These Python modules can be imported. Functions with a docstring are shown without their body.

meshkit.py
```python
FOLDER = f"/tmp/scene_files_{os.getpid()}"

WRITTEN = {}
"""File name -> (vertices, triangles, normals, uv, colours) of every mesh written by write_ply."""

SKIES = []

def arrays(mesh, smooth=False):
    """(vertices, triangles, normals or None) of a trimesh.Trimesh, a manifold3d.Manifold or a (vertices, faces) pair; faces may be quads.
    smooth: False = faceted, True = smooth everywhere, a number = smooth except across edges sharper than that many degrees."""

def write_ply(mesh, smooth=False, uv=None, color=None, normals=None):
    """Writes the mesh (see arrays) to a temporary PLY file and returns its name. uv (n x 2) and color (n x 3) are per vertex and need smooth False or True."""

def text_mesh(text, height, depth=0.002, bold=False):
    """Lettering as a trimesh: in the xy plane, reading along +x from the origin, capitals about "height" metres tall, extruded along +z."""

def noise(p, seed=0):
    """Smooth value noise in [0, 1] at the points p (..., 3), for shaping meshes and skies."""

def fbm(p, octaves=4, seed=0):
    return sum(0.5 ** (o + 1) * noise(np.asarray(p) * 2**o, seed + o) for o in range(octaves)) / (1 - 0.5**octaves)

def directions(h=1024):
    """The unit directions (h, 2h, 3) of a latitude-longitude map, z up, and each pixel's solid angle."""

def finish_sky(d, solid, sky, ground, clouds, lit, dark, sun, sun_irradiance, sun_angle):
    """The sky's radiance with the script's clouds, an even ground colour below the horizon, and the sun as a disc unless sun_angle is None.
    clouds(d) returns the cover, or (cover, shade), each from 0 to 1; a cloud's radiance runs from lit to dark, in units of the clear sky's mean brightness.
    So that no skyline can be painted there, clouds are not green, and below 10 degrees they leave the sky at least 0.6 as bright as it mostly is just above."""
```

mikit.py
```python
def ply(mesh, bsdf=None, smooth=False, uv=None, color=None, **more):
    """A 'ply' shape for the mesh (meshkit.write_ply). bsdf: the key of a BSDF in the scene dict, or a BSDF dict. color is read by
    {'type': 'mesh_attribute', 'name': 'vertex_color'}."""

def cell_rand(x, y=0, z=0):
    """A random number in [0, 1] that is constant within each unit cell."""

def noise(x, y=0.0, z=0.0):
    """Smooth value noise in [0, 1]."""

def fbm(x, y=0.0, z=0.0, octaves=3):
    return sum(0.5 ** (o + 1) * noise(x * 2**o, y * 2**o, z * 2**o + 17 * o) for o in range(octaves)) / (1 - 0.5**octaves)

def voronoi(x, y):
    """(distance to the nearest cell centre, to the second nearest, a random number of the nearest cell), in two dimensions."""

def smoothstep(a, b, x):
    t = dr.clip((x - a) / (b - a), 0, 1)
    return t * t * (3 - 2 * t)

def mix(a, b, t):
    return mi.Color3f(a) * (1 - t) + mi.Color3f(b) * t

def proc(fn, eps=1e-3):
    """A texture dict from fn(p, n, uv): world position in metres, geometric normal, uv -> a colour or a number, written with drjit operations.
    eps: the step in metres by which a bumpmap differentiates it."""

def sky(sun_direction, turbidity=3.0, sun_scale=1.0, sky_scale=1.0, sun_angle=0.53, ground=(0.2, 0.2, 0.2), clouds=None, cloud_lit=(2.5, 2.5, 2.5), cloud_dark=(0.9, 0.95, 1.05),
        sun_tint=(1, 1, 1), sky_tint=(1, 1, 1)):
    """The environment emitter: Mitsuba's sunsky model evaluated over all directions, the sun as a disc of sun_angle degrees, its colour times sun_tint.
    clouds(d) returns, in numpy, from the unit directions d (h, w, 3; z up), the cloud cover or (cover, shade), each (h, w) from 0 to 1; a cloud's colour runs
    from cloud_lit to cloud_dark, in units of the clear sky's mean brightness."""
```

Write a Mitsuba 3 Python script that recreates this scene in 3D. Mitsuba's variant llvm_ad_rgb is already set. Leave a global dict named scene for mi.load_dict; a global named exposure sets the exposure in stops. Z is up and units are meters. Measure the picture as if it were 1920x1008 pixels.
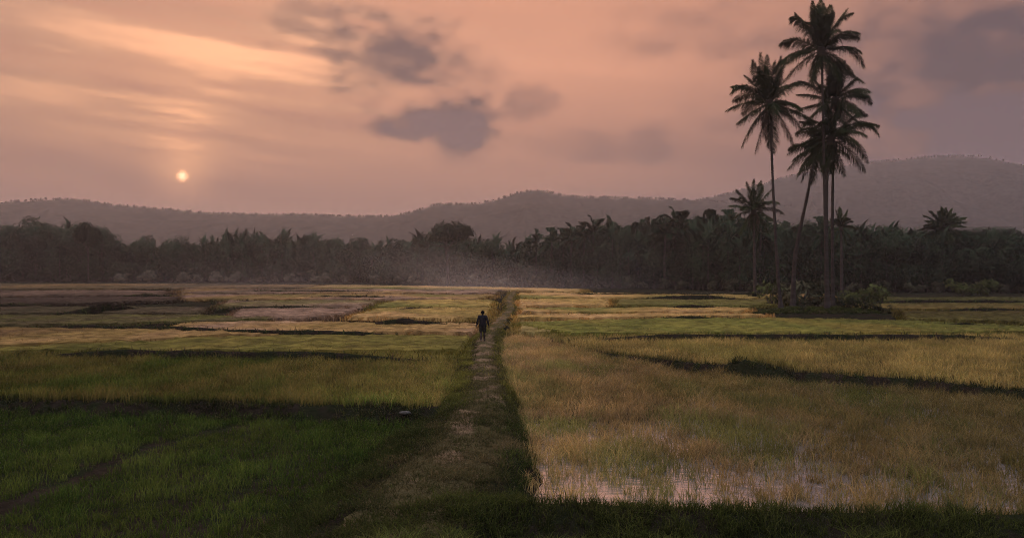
import math
import numpy as np, trimesh, shapely, shapely.affinity, manifold3d as m3
from shapely.geometry import Polygon, LineString
import drjit as dr
import mitsuba as mi
import mikit, meshkit
from mikit import proc, mix, smoothstep, noise, fbm

T = mi.ScalarTransform4f
scene, labels = {}, {}
RNG = np.random.default_rng(7)

# ------------------------------------------------------------------ camera, sky, air, exposure
F, CX, CY, CAMZ = 1663.0, 960.0, 504.0, 4.3            # focal length in pixels of a 1920 px wide frame
HOR = 505.0
exposure = 1.15
SIGMA = 0.00034
scene['camera'] = dict(type='perspective', fov=2 * math.degrees(math.atan(960 / F)), fov_axis='x', near_clip=0.1, far_clip=9000.0,
                       to_world=T().look_at(origin=[0, 0, CAMZ], target=[0, 100, CAMZ + 100 * (HOR - CY) / F], up=[0, 0, 1]),
                       medium=dict(type='ref', id='air'))
SUN_AZ, SUN_EL = math.radians(-20.3906), math.radians(5.625)
SUN = [math.sin(SUN_AZ) * math.cos(SUN_EL), math.cos(SUN_AZ) * math.cos(SUN_EL), math.sin(SUN_EL)]


def sstep(a, b, x):
    t = np.clip((x - a) / (b - a), 0, 1)
    return t * t * (3 - 2 * t)


def clouds(d):
    az = np.degrees(np.arctan2(d[..., 0], d[..., 1]))
    el = np.degrees(np.arcsin(np.clip(d[..., 2], -1, 1)))
    nz = lambda sx, sy, seed, oc=4: meshkit.fbm(d * np.array([sx, sx, sy]), oc, seed) - 0.5
    tilt = el + 0.09 * (az + 15)
    wx, wy = 8 * nz(9, 30, 1), 2.2 * nz(12, 40, 2)
    g0 = 1.1 * np.exp(-((az + 22) / 19) ** 2) * sstep(4, 11, el) * (1 - sstep(16, 38, el))
    g0 = g0 + 0.45 * np.exp(-((az + 13) / 7) ** 2) * np.exp(-((el - 13) / 3.2) ** 2)
    pale = np.exp(-((az + 4) / 40) ** 2) * sstep(4, 13, el) * (1 - sstep(20, 48, el))
    s = 0.62 - 0.52 * pale + 0.34 * sstep(0, 26, az)
    s = s + 0.10 * sstep(30, 70, np.abs(az)) + 0.08 * sstep(20, 50, el)
    streak = meshkit.fbm(np.stack([az * 0.05, tilt * 0.62, az * 0], -1) + 0.25 * nz(10, 10, 5)[..., None], 4, 11) - 0.5
    s = s + streak * (0.40 + 0.15 * g0)
    fine = meshkit.fbm(np.stack([az * 0.22, tilt * 2.2, az * 0 + 3], -1), 4, 21) - 0.5
    s = s + fine * 0.22 * np.exp(-((az + 19) / 9) ** 2) * np.exp(-((el - 9) / 3.2) ** 2) * 2.2

    def blob(a, e, ra, re, k, hard=1.0, seed=0, w=1.0):
        j = (1.9 * (meshkit.fbm(np.stack([az * 0.45, el * 0.8, az * 0 + seed], -1), 5, 31) - 0.5) + 0.45 * (meshkit.fbm(np.stack([az * 0.9 + el * 0.8 + 2.0 * wx, el * 1.3 - az * 0.4, az * 0 + seed], -1), 4, 37) - 0.5)) * w
        r = np.sqrt(((az - a + 0.25 * wx * w) / ra) ** 2 + ((el - e + 0.35 * wy * w) / re) ** 2) + j
        return k * (1 - sstep(1 - hard, 1 + hard, r)) * (0.62 + 0.8 * meshkit.fbm(np.stack([az * 0.7, el * 1.3, az * 0 + seed + 9], -1), 4, 41))

    dark = np.zeros_like(s)
    for b in [(-7.2, 13.4, 4.2, 1.8, 0.40, 0.7, 1), (-3.7, 9.2, 2.7, 1.2, 0.60, 0.7, 2, 1.1), (-3.0, 9.3, 1.9, 1.1, 0.3, 0.6, 3, 0.8), (-6.6, 8.9, 2.0, 0.75, 0.45, 0.5, 15, 0.6), (-3.0, 7.9, 1.6, 1.0, 0.25, 0.7, 16, 0.6), (1.3, 10.5, 1.6, 0.9, 0.26, 0.5, 4),
              (-12.6, 15.8, 2.2, 0.5, 0.20, 0.6, 5), (-14.6, 15.0, 1.4, 0.45, 0.15, 0.6, 6), (-12.4, 14.6, 1.8, 0.35, 0.16, 0.6, 7), (-11.4, 13.4, 1.6, 0.35, 0.16, 0.6, 8),
              (10.6, 14.6, 4.4, 1.3, 0.2, 0.7, 9), (26.5, 12.6, 8.0, 2.4, 0.30, 0.9, 10), (29.5, 7.7, 5.5, 1.9, 0.28, 0.8, 11), (6.0, 7.7, 4.0, 0.9, 0.16, 0.7, 12),
              (16.0, 9.0, 5.0, 0.9, 0.12, 0.7, 13)]:
        dark = dark + blob(*b)
    s = np.maximum(s, 0.02) + dark
    sunglow = np.exp(-((az - math.degrees(SUN_AZ)) / 1.9) ** 2) * np.exp(-((el - 7.6) / 2.6) ** 2)
    s = s - 0.25 * sunglow
    band = np.exp(-((tilt - 9.3 - 0.8 * nz(6, 6, 8)) / 0.35) ** 2) * np.exp(-((az + 27) / 9) ** 2)
    g0 = np.clip(g0 * np.clip(0.85 - 1.9 * streak - 1.2 * fine, 0.1, 1.25) + 0.45 * sunglow * np.clip(1 - 5 * fine, 0, 2) + 0.3 * band, 0, 2)
    s = s + 0.74 * np.clip(g0, 0, 0.9) + 0.06 * sstep(-20, -30, az)
    near = np.exp(-(((az - math.degrees(SUN_AZ)) / 1.5) ** 2 + ((el - math.degrees(SUN_EL)) / 1.3) ** 2))
    dsun = np.degrees(np.arccos(np.clip(d @ np.array(SUN), -1, 1)))
    thin = (0.043 * g0 + 0.022 * near + 0.10 * (1 - sstep(0.20, 0.40, dsun))) * (1 - 0.9 * np.clip(dark * 2.2, 0, 1))
    cover = 1 - thin - 0.85 * sstep(21, 44, el + 5 * nz(3, 3, 9))          # clear twilight sky above the cloud bank, unseen, brightened to fill the ground light
    return cover, np.clip(s, 0, 1)


scene['sky'] = mikit.sky(SUN, turbidity=9, sun_scale=0.0004, sky_scale=15.0, sun_angle=0.55, ground=(0.06, 0.055, 0.03), clouds=clouds,
                         sun_tint=(1.0, 1.3, 4.4), sky_tint=(1.0, 0.85, 1.03), cloud_lit=(0.80, 0.338, 0.180), cloud_dark=(0.056, 0.037, 0.045))
labels['sky'] = dict(kind='structure')
scene['air'] = dict(type='homogeneous', albedo=dict(type='rgb', value=[0.95, 0.95, 0.95]), sigma_t=SIGMA, phase=dict(type='hg', g=0.65))
scene['clear'] = dict(type='null')
TOP = 310.0
scene['haze'] = dict(type='cube', to_world=T().translate([0, 0, TOP / 2 - 1.5]).scale([4600, 4600, TOP / 2 + 1.5]), bsdf=dict(type='ref', id='clear'), interior=dict(type='ref', id='air'))
labels['haze'] = dict(kind='stuff', label='thin evening haze that fades the far hills and trees', category='haze')


# ------------------------------------------------------------------ helpers
def at(px, py, z=0.0):
    """The point of the plane z that the photograph shows at a pixel (measuring the place)."""
    y = (CAMZ - z) * F / (py - HOR)
    return np.array([(px - CX) / F * y, y])


def atY(px, py, y):
    return np.array([(px - CX) / F * y, y, CAMZ + (HOR - py) / F * y])


def numbered(name):
    if name not in scene:
        return name
    k = 1
    while f'{name}_{k:03d}' in scene:
        k += 1
    return f'{name}_{k:03d}'


USED = {}


def key_for(name):
    """a fresh thing key (things may have no entry of their own)"""
    n = USED.get(name, -1) + 1
    USED[name] = n
    return name if n == 0 else f'{name}_{n:03d}'


def put(key, shape, label=None, category=None, group=None, kind=None):
    scene[key] = shape
    tagk(key, label, category, group, kind)


def tagk(key, label=None, category=None, group=None, kind=None):
    d = {k: v for k, v in dict(label=label, category=category, group=group, kind=kind).items() if v}
    if d:
        labels[key] = d


def rgb(*c):
    return dict(type='rgb', value=list(c))


def tube(P, R, sides=6, cap=True):
    P = np.asarray(P, float)
    R = np.broadcast_to(R, (len(P),))
    t = np.gradient(P, axis=0)
    t /= np.linalg.norm(t, axis=1, keepdims=True) + 1e-12
    a = np.cross(t, np.where(np.abs(t[:, 2:]) < 0.95, [0, 0, 1.0], [1.0, 0, 0]))
    a /= np.linalg.norm(a, axis=1, keepdims=True)
    b = np.cross(t, a)
    g = np.arange(sides) * 2 * np.pi / sides
    v = P[:, None] + R[:, None, None] * (np.cos(g)[None, :, None] * a[:, None] + np.sin(g)[None, :, None] * b[:, None])
    i, j = np.meshgrid(np.arange(len(P) - 1), np.arange(sides), indexing='ij')
    q = np.stack([i * sides + j, i * sides + (j + 1) % sides, (i + 1) * sides + (j + 1) % sides, (i + 1) * sides + j], -1).reshape(-1, 4)
    f = np.vstack([q[:, [0, 1, 2]], q[:, [0, 2, 3]]])
    v = v.reshape(-1, 3)
    if cap:
        n = len(v)
        v = np.vstack([v, P[:1], P[-1:]])
        k = np.arange(sides)
        f = np.vstack([f, np.stack([k * 0 + n, (k + 1) % sides, k], 1), np.stack([k * 0 + n + 1, (len(P) - 1) * sides + k, (len(P) - 1) * sides + (k + 1) % sides], 1)])
    return v, f


def join(parts):
    """[(v, f, c)] -> one"""
    vs, fs, cs, n = [], [], [], 0
    for v, f, c in parts:
        vs.append(v); fs.append(np.asarray(f) + n); cs.append(np.broadcast_to(c, (len(v), 3))); n += len(v)
    return np.vstack(vs), np.vstack(fs), np.vstack(cs)


def cply(v, f, c, bsdf, smooth=False):
    return mikit.ply((v, f), bsdf, smooth=smooth, color=np.clip(c, 0.002, 0.9))


def vfbm(x, y, s, oc=3, seed=0):
    return meshkit.fbm(np.stack([x / s, y / s, np.zeros_like(x)], -1), oc, seed)


def blades(x, y, z, h, w, az, lean, c0, c1, rng, bend=0.6):
    """n grass blades, each two joined segments ending in a point (5 vertices, 3 triangles)"""
    n = len(x)
    d = np.stack([np.cos(az), np.sin(az), np.zeros(n)], 1)
    yaw = rng.uniform(0, np.pi, n)
    s = np.stack([np.cos(yaw), np.sin(yaw), np.zeros(n)], 1) * (w / 2)[:, None]
    p0 = np.stack([x, y, z], 1)
    up = np.array([0, 0, 1.0])
    pm = p0 + up * (h * 0.6)[:, None] + d * (h * lean * 0.35)[:, None]
    pt = p0 + up * (h * (1 - 0.25 * bend * lean))[:, None] + d * (h * lean)[:, None]
    v = np.stack([p0 - s, p0 + s, pm - s * 0.85, pm + s * 0.85, pt], 1).reshape(-1, 3)
    k = (np.arange(n) * 5)[:, None]
    f = np.stack([k + [0, 1, 3], k + [0, 3, 2], k + [2, 3, 4]], 1).reshape(-1, 3)
    c = np.stack([c0 * 0.8, c0 * 0.8, (c0 + c1) / 2, (c0 + c1) / 2, c1], 1).reshape(-1, 3)
    return v, f, c


# ------------------------------------------------------------------ materials
VC = dict(type='mesh_attribute', name='vertex_color')
scene['leaf'] = dict(type='principledthin', base_color=VC, roughness=0.65, diff_trans=0.7, specular=0.2) if False else dict(type='twosided', bsdf=dict(type='diffuse', reflectance=VC))
scene['grass'] = dict(type='principledthin', base_color=VC, roughness=0.7, diff_trans=1.2, eta=1.4)
scene['crop'] = dict(type='twosided', bsdf=dict(type='principled', base_color=VC, roughness=0.8, specular=0.05))
scene['matte'] = dict(type='twosided', bsdf=dict(type='diffuse', reflectance=VC))


def soil(p, n, uv):
    a = fbm(p.x * 0.7, p.y * 0.7, 0, octaves=4)
    b = fbm(p.x * 9, p.y * 9, p.z * 9, octaves=3)
    green = smoothstep(0.40, 0.62, fbm(p.x * 1.9 + 5, p.y * 1.9, 0, octaves=3))
    c = mix([0.020, 0.016, 0.011], [0.046, 0.036, 0.024], a)
    c = mix(c, mi.Color3f(0.022, 0.030, 0.012), green * 0.7)
    return c * (0.65 + 0.7 * b)


def path_soil(p, n, uv):
    a = fbm(p.x * 2.2, p.y * 1.1, 0, octaves=4)
    b = fbm(p.x * 16, p.y * 16, p.z * 9, octaves=3)
    straw = smoothstep(0.5, 0.72, fbm(p.x * 5, p.y * 17, 3, octaves=3))
    c = mix([0.12, 0.085, 0.048], [0.27, 0.19, 0.11], a)
    c = mix(c, mi.Color3f(0.33, 0.25, 0.13), straw * 0.6)
    c = mix(c, mi.Color3f(0.085, 0.078, 0.032), smoothstep(0.36, 0.56, fbm(p.x * 1.6, p.y * 0.9, 7, octaves=4)) * 0.85)
    return c * (0.6 + 0.75 * b)


def hillside(p, n, uv):
    a = fbm(p.x * 0.02, p.y * 0.02, p.z * 0.03, octaves=4)
    b = fbm(p.x * 0.16, p.y * 0.16, p.z * 0.16, octaves=2)
    return mix([0.014, 0.017, 0.011], [0.026, 0.028, 0.018], a) * (0.6 + 0.8 * b)


def bark_fn(p, n, uv):
    ring = noise(p.z * 9, fbm(p.x * 3, p.y * 3, p.z) * 1.5, 0)
    st = fbm(p.x * 30, p.y * 30, p.z * 3, octaves=2)
    return mix([0.050, 0.042, 0.035], [0.12, 0.105, 0.09], ring * 0.55 + st * 0.45)


scene['soil'] = dict(type='twosided', bsdf=dict(type='diffuse', reflectance=proc(soil)))
scene['path_soil'] = dict(type='twosided', bsdf=dict(type='diffuse', reflectance=proc(path_soil)))
scene['hillside'] = dict(type='twosided', bsdf=dict(type='diffuse', reflectance=proc(hillside)))
scene['bark'] = dict(type='twosided', bsdf=dict(type='diffuse', reflectance=proc(bark_fn)))


def ripples(p, n, uv):
    return fbm(p.x * 3.0, p.y * 5.0, 0, octaves=3) * 0.5 + fbm(p.x * 14, p.y * 20, 4, octaves=2) * 0.12


scene['water_surface'] = dict(type='twosided', bsdf=dict(type='bumpmap', arbitrary=proc(ripples, eps=0.01), scale=0.035,
                              bsdf=dict(type='principled', base_color=rgb(0.50, 0.48, 0.45), metallic=0.75, roughness=0.12)))
scene['stone_surface'] = dict(type='twosided', bsdf=dict(type='diffuse', reflectance=proc(lambda p, n, uv: mix([0.08, 0.075, 0.06], [0.20, 0.19, 0.16], fbm(p.x * 20, p.y * 20, p.z * 20)))))

# ------------------------------------------------------------------ terrain
PATH = np.array([[9.0, -2.9, 1.1], [13, -2.0, 1.05], [16.8, -1.45, 1.18], [21, -1.02, 1.15], [26, -0.92, 0.92], [34, -1.17, 0.78], [41, -1.42, 0.74], [49, -1.5, 0.72], [60, -1.25, 0.6],
                 [70, -0.92, 0.54], [88, -0.2, 0.5], [105, -0.42, 0.55], [121, -0.36, 0.6], [150, 0.1, 0.6], [175, -1.5, 0.6]])
PZ = 0.30
from scipy.interpolate import PchipInterpolator
path_x, path_w = PchipInterpolator(PATH[:, 0], PATH[:, 1]), PchipInterpolator(PATH[:, 0], PATH[:, 2])


def path_off(x, y):
    """signed distance from the path's centre line (to the right positive) and the half width"""
    yy = np.clip(y, PATH[0, 0], PATH[-1, 0])
    return x - path_x(yy), path_w(yy)


def line_y(pts, x):
    p = np.array(pts)
    return np.interp(x, p[:, 0], p[:, 1])


BANK_L = [(-60, 33.0), (-30, 29.3), (-16, 28.0), (-9, 27.4), (-3, 26.4), (0, 26.2)]                     # far edge of the near left field
BUND_R = [(0.2, 58), (3.4, 47.7), (5.6, 43.2), (8.1, 39.7), (10.1, 36.9), (12.4, 35.4), (15.1, 33.9), (17.4, 30.6), (24, 26.5), (40, 20), (60, 14)]
BUND_R2 = [(-0.5, 57.5), (2.4, 58.5), (3.2, 56.6), (6, 57.6), (12, 58.0), (20, 58.5), (35, 59), (60, 60)]
BUND_L2 = [(-60, 47.5), (-28, 47.2), (-10, 46.8), (-3, 46.2), (0, 46)]
FRONT = [(-3, 13.0), (-1.4, 14.4), (0, 15.2), (2.5, 14.9), (5, 14.55), (9, 14.5), (20, 14.4), (60, 14.4)]  # the cross bund at the bottom
NEAR_L, NEAR_R = -0.34, -0.42


def ridge(d, w):
    return np.exp(-(d / w) ** 2)


def terrain(x, y, detail=True):
    off, hw = path_off(x, y)
    wob = (vfbm(x, y, 1.6, 3, 3) - 0.5) * 0.8
    off = off + wob * 0.5
    left, right = off < 0, off >= 0
    z = np.zeros_like(x)
    bl = line_y(BANK_L, x) + wob * 0.7
    nearl = 1 - sstep(-0.35, 0.35, y - bl)
    br = line_y(BUND_R, x) + wob * 0.8
    nearr = (1 - 0.85 * sstep(24, 36, y) * (1 - sstep(2, 8, x))) * (1 - sstep(-0.55, 0.35, y - br)) * sstep(-0.3, 0.5, y - line_y(FRONT, x) - 0.4 + wob * 0.3)
    z = z + np.where(left, NEAR_L * nearl, NEAR_R * nearr)
    # the foreground under the camera's own bank
    fore = (1 - sstep(-1.5, -0.4, y - line_y(FRONT, x))) * sstep(-2.2, -0.6, off)
    z = z * (1 - fore) - 0.12 * fore
    # embankment of the path
    e = np.abs(off) - hw
    slope_l, slope_r = 1 - sstep(-0.1, np.where(y < 24, 1.6, 0.45), e), 1 - sstep(-0.1, np.where(y < 24, 0.62, 0.4), e)
    k = np.where(left, slope_l, slope_r) * (1 - sstep(150, 170, y))
    z = z * (1 - k) + (PZ + 0.2 * sstep(56, 95, y)) * k
    # bunds
    for pts, wd, hh, side in ((BUND_R, 0.42, 0.22, 1), (BUND_R2, 0.4, 0.2, 1), (BUND_L2, 0.35, 0.2, -1)):
        m = np.where(side * off > 0, 1.0, 0.0) * (1 - k)
        if pts is BUND_R:
            m = m * sstep(1.5, 7.5, x)
        if pts is BUND_R2:
            m = m * sstep(1.0, 4.0, x)
        z = z + m * hh * ridge(y - line_y(pts, x) - wob * 0.5, wd)
    z = z + right * (1 - k) * 0.30 * ridge(y - line_y(FRONT, x) - wob * 0.3, 0.55)
    z = z + left * (1 - k) * 0.14 * ridge(y - line_y(BANK_L, x) - 0.5, 0.5)
    # mound on the right bund and the palms' islet
    z = z + 0.38 * np.exp(-((x - 10.2) / 1.6) ** 2 - ((y - 37.6) / 0.7) ** 2)
    z = z + 0.55 * np.exp(-(((x - 29.3) / 5.2) ** 4) - ((y - 84.5) / 2.6) ** 2) * (0.75 + 0.5 * vfbm(x, y, 2.0, 3, 9))
    if detail:
        z = z + (vfbm(x, y, 0.5, 3, 5) - 0.5) * 0.09 * (1 - sstep(60, 120, y))
    return z


def grow(a, b, step, r):
    out, s = [a], step
    while out[-1] < b:
        out.append(out[-1] + s)
        s *= r
    return np.array(out)


xs_core = np.arange(-14, 22.01, 0.16)
xs = np.concatenate([-grow(14.2, 4000, 0.3, 1.09)[::-1], xs_core, grow(22.3, 4000, 0.3, 1.09)])
ys = np.concatenate([-grow(-9.0, 4000, 0.6, 1.25)[::-1], np.arange(9.2, 31, 0.14), np.arange(31.1, 62, 0.28), np.arange(62.5, 92, 0.55), grow(92.5, 4000, 0.7, 1.07)])
X, Y = np.meshgrid(xs, ys)
Z = terrain(X.ravel(), Y.ravel()).reshape(X.shape)
ny, nx = X.shape
idx = np.arange(ny * nx).reshape(ny, nx)
q = np.stack([idx[:-1, :-1], idx[:-1, 1:], idx[1:, 1:], idx[1:, :-1]], -1).reshape(-1, 4)
put('ground', mikit.ply((np.stack([X, Y, Z], -1).reshape(-1, 3), q), 'soil', smooth=True), 'dark earth of the rice plain with low banks between the fields', 'ground', kind='structure')

# the trodden path: a ribbon along the top of its embankment
yy = np.concatenate([np.arange(8.5, 40, 0.16), np.arange(40.2, 80, 0.4), np.arange(80.8, 165, 1.2)])
uu = np.linspace(-1, 1, 15)
px_, pw_ = path_x(np.clip(yy, 9, 175)), path_w(np.clip(yy, 9, 175))
edge = (vfbm(yy, yy * 0, 1.1, 3, 41) - 0.5) * 0.5
PX = px_[:, None] + uu[None] * (pw_ * 0.88)[:, None] + edge[:, None] * np.abs(uu)[None] + 0.12 * (1 - np.exp(-((yy - 8) / 20) ** 2))[:, None]
PY = np.repeat(yy[:, None], len(uu), 1)
PZm = terrain(PX.ravel(), PY.ravel()).reshape(PX.shape) + 0.045 * (1 - uu[None] ** 4) - 0.03 * (uu[None] ** 8) + (vfbm(PX, PY, 0.22, 2, 6) - 0.5) * 0.05
pi_ = np.arange(PX.size).reshape(PX.shape)
pq = np.stack([pi_[:-1, :-1], pi_[:-1, 1:], pi_[1:, 1:], pi_[1:, :-1]], -1).reshape(-1, 4)
put('footpath', mikit.ply((np.stack([PX, PY, PZm], -1).reshape(-1, 3), pq), 'path_soil', smooth=True), 'trodden earth footpath running straight between the rice fields', 'path', kind='structure')

# shallow water standing in the near right field
wx = np.concatenate([np.linspace(-0.2, 40, 60)])
wpoly = [(x, line_y(FRONT, x) + 0.25) for x in wx] + [(x, line_y(BUND_R, x) - 0.1) for x in wx[::-1]]
wp = Polygon(wpoly).buffer(0)
wv, wf = trimesh.creation.triangulate_polygon(wp, engine='earcut') if hasattr(trimesh.creation, 'triangulate_polygon') else (None, None)
wv3 = np.column_stack([wv, np.full(len(wv), NEAR_R + 0.055)])
put('water', mikit.ply((wv3, wf), 'water_surface'), 'shallow water standing between the rice stems in the near right field', 'water', kind='structure')


# ------------------------------------------------------------------ rice fields
def in_view(x, y, m=2.5):
    return (np.abs(x) < 0.585 * y + m) & (y > 11.5)


def scatter(poly, dens, rng, fn=None):
    minx, miny, maxx, maxy = poly.bounds
    n = int((maxx - minx) * (maxy - miny) * dens)
    x, y = rng.uniform(minx, maxx, n), rng.uniform(miny, maxy, n)
    k = shapely.contains_xy(poly, x, y) & in_view(x, y)
    return x[k], y[k]


def rice(poly, h, dens, nb, w, cols, rng, lean=0.35, patch=1.2, hvar=0.35, thin=None, tip=None, ground=True, spread=0.10, hfun=None, z0=0.0, tone=None):
    """blades of one field: cols = list of albedos blended by noise"""
    x, y = scatter(poly, dens, rng)
    if thin is not None:
        k = rng.uniform(0, 1, len(x)) < thin(x, y)
        x, y = x[k], y[k]
    g = terrain(x, y, True) if ground else np.full(len(x), z0)
    n1 = vfbm(x, y, patch, 3, 71)
    n2 = vfbm(x, y * 0.5, patch * 4, 3, 72)
    hh = h * (1 + hvar * (n1 - 0.5) * 2) * rng.uniform(0.8, 1.15, len(x))
    if hfun is not None:
        hh = hh * hfun(x, y)
    cols = np.array(cols, float)
    t = np.clip((n2 - 0.28) / 0.44 + rng.normal(0, 0.16, len(x)), 0, 0.999) * (len(cols) - 1)
    i = t.astype(int)
    c = cols[i] * (1 - (t - i))[:, None] + cols[np.minimum(i + 1, len(cols) - 1)] * (t - i)[:, None]
    c = c * (0.45 + 1.1 * n1)[:, None]
    if tone is not None:
        c = c * tone(x, y)
    rep = lambda a: np.repeat(a, nb, axis=0)
    n = len(x) * nb
    az, ln = rng.uniform(0, 2 * np.pi, n), np.abs(rng.normal(lean, lean * 0.5, n))
    sx, sy = rng.normal(0, spread, n), rng.normal(0, spread, n)
    cb = rep(c) * rng.uniform(0.7, 1.3, n)[:, None]
    ct = cb * (np.array(tip) if tip is not None else np.array([1.15, 1.1, 0.9]))
    return blades(rep(x) + sx, rep(y) + sy, rep(g) - 0.03, rep(hh) * rng.uniform(0.65, 1.1, n), np.full(n, w) * rng.uniform(0.7, 1.3, n), az, ln, cb, ct, rng)


def canopy(poly, h, step, cols, rng, patch=2.5, z0=0.0, tone=None):
    """the closed top and sides of a far field's crop: a displaced sheet under the blades"""
    minx, miny, maxx, maxy = poly.bounds
    gx, gy = np.arange(minx, maxx + step, step), np.arange(miny, maxy + step * 0.7, step * 0.7)
    if len(gx) < 3 or len(gy) < 3:
        gx, gy = np.linspace(minx, maxx, max(3, len(gx))), np.linspace(miny, maxy, 4)
    gxx, gyy = np.meshgrid(gx, gy)
    # rows pulled onto the polygon's near and far edges
    vx, vy = gxx.ravel(), gyy.ravel()
    inside = shapely.contains_xy(poly, vx, vy) & in_view(vx, vy, 6)
    ii = np.arange(len(vx)).reshape(gxx.shape)
    qq = np.stack([ii[:-1, :-1], ii[:-1, 1:], ii[1:, 1:], ii[1:, :-1]], -1).reshape(-1, 4)
    keep = inside[qq].all(1)
    qq = qq[keep]
    border = np.zeros(len(vx), bool)
    cnt = np.bincount(qq.ravel(), minlength=len(vx))
    border = (cnt > 0) & (cnt < 4)
    z = z0 + h * (0.86 + 0.34 * (vfbm(vx, vy, patch, 3, 71) - 0.5)) + rng.normal(0, 0.05 * h, len(vx))
    z = np.where(border, z0 + h * 0.2, z)
    cols = np.array(cols, float)
    n2 = vfbm(vx, vy * 0.5, patch * 4, 3, 72)
    t = np.clip((n2 - 0.28) / 0.44, 0, 0.999) * (len(cols) - 1)
    i = t.astype(int)
    c = cols[i] * (1 - (t - i))[:, None] + cols[np.minimum(i + 1, len(cols) - 1)] * (t - i)[:, None]
    c = c * (rng.uniform(0.55, 1.25, len(vx)) * (0.30 + 1.4 * vfbm(vx, vy, patch * 0.45, 4, 73)))[:, None]
    c = np.where(border[:, None], c * 0.35, c) if False else c
    if tone is not None:
        c = c * tone(vx, vy)
    used = np.unique(qq)
    mp = np.full(len(vx), -1); mp[used] = np.arange(len(used))
    return np.stack([vx, vy, z], 1)[used], mp[qq], c[used]


def tri(v, q, c):
    q = np.asarray(q)
    return v, (np.vstack([q[:, [0, 1, 2]], q[:, [0, 2, 3]]]) if q.shape[1] == 4 else q), c


GREEN, DKGREEN, OLIVE, GOLD, STRAW, PINK = (0.080, 0.135, 0.030), (0.042, 0.090, 0.022), (0.17, 0.18, 0.042), (0.38, 0.28, 0.08), (0.48, 0.33, 0.125), (0.42, 0.30, 0.19)


def edge_pts(pts, z):
    return [tuple(at(px, py, z)) for px, py in pts]


def strip(near, far, z):
    """polygon of a field from its near and far edge, each a row of pixels seen on the plane of the crop's top"""
    return Polygon(edge_pts(near, z) + edge_pts(far, z)[::-1]).buffer(0)


def add_field(parts, label, name='rice_field', bsdf='grass'):
    v, f, c = join([tri(*p) for p in parts])
    put(numbered(name), cply(v, f, c, bsdf), label, 'rice field', kind='stuff')


rg = np.random.default_rng(101)
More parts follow.
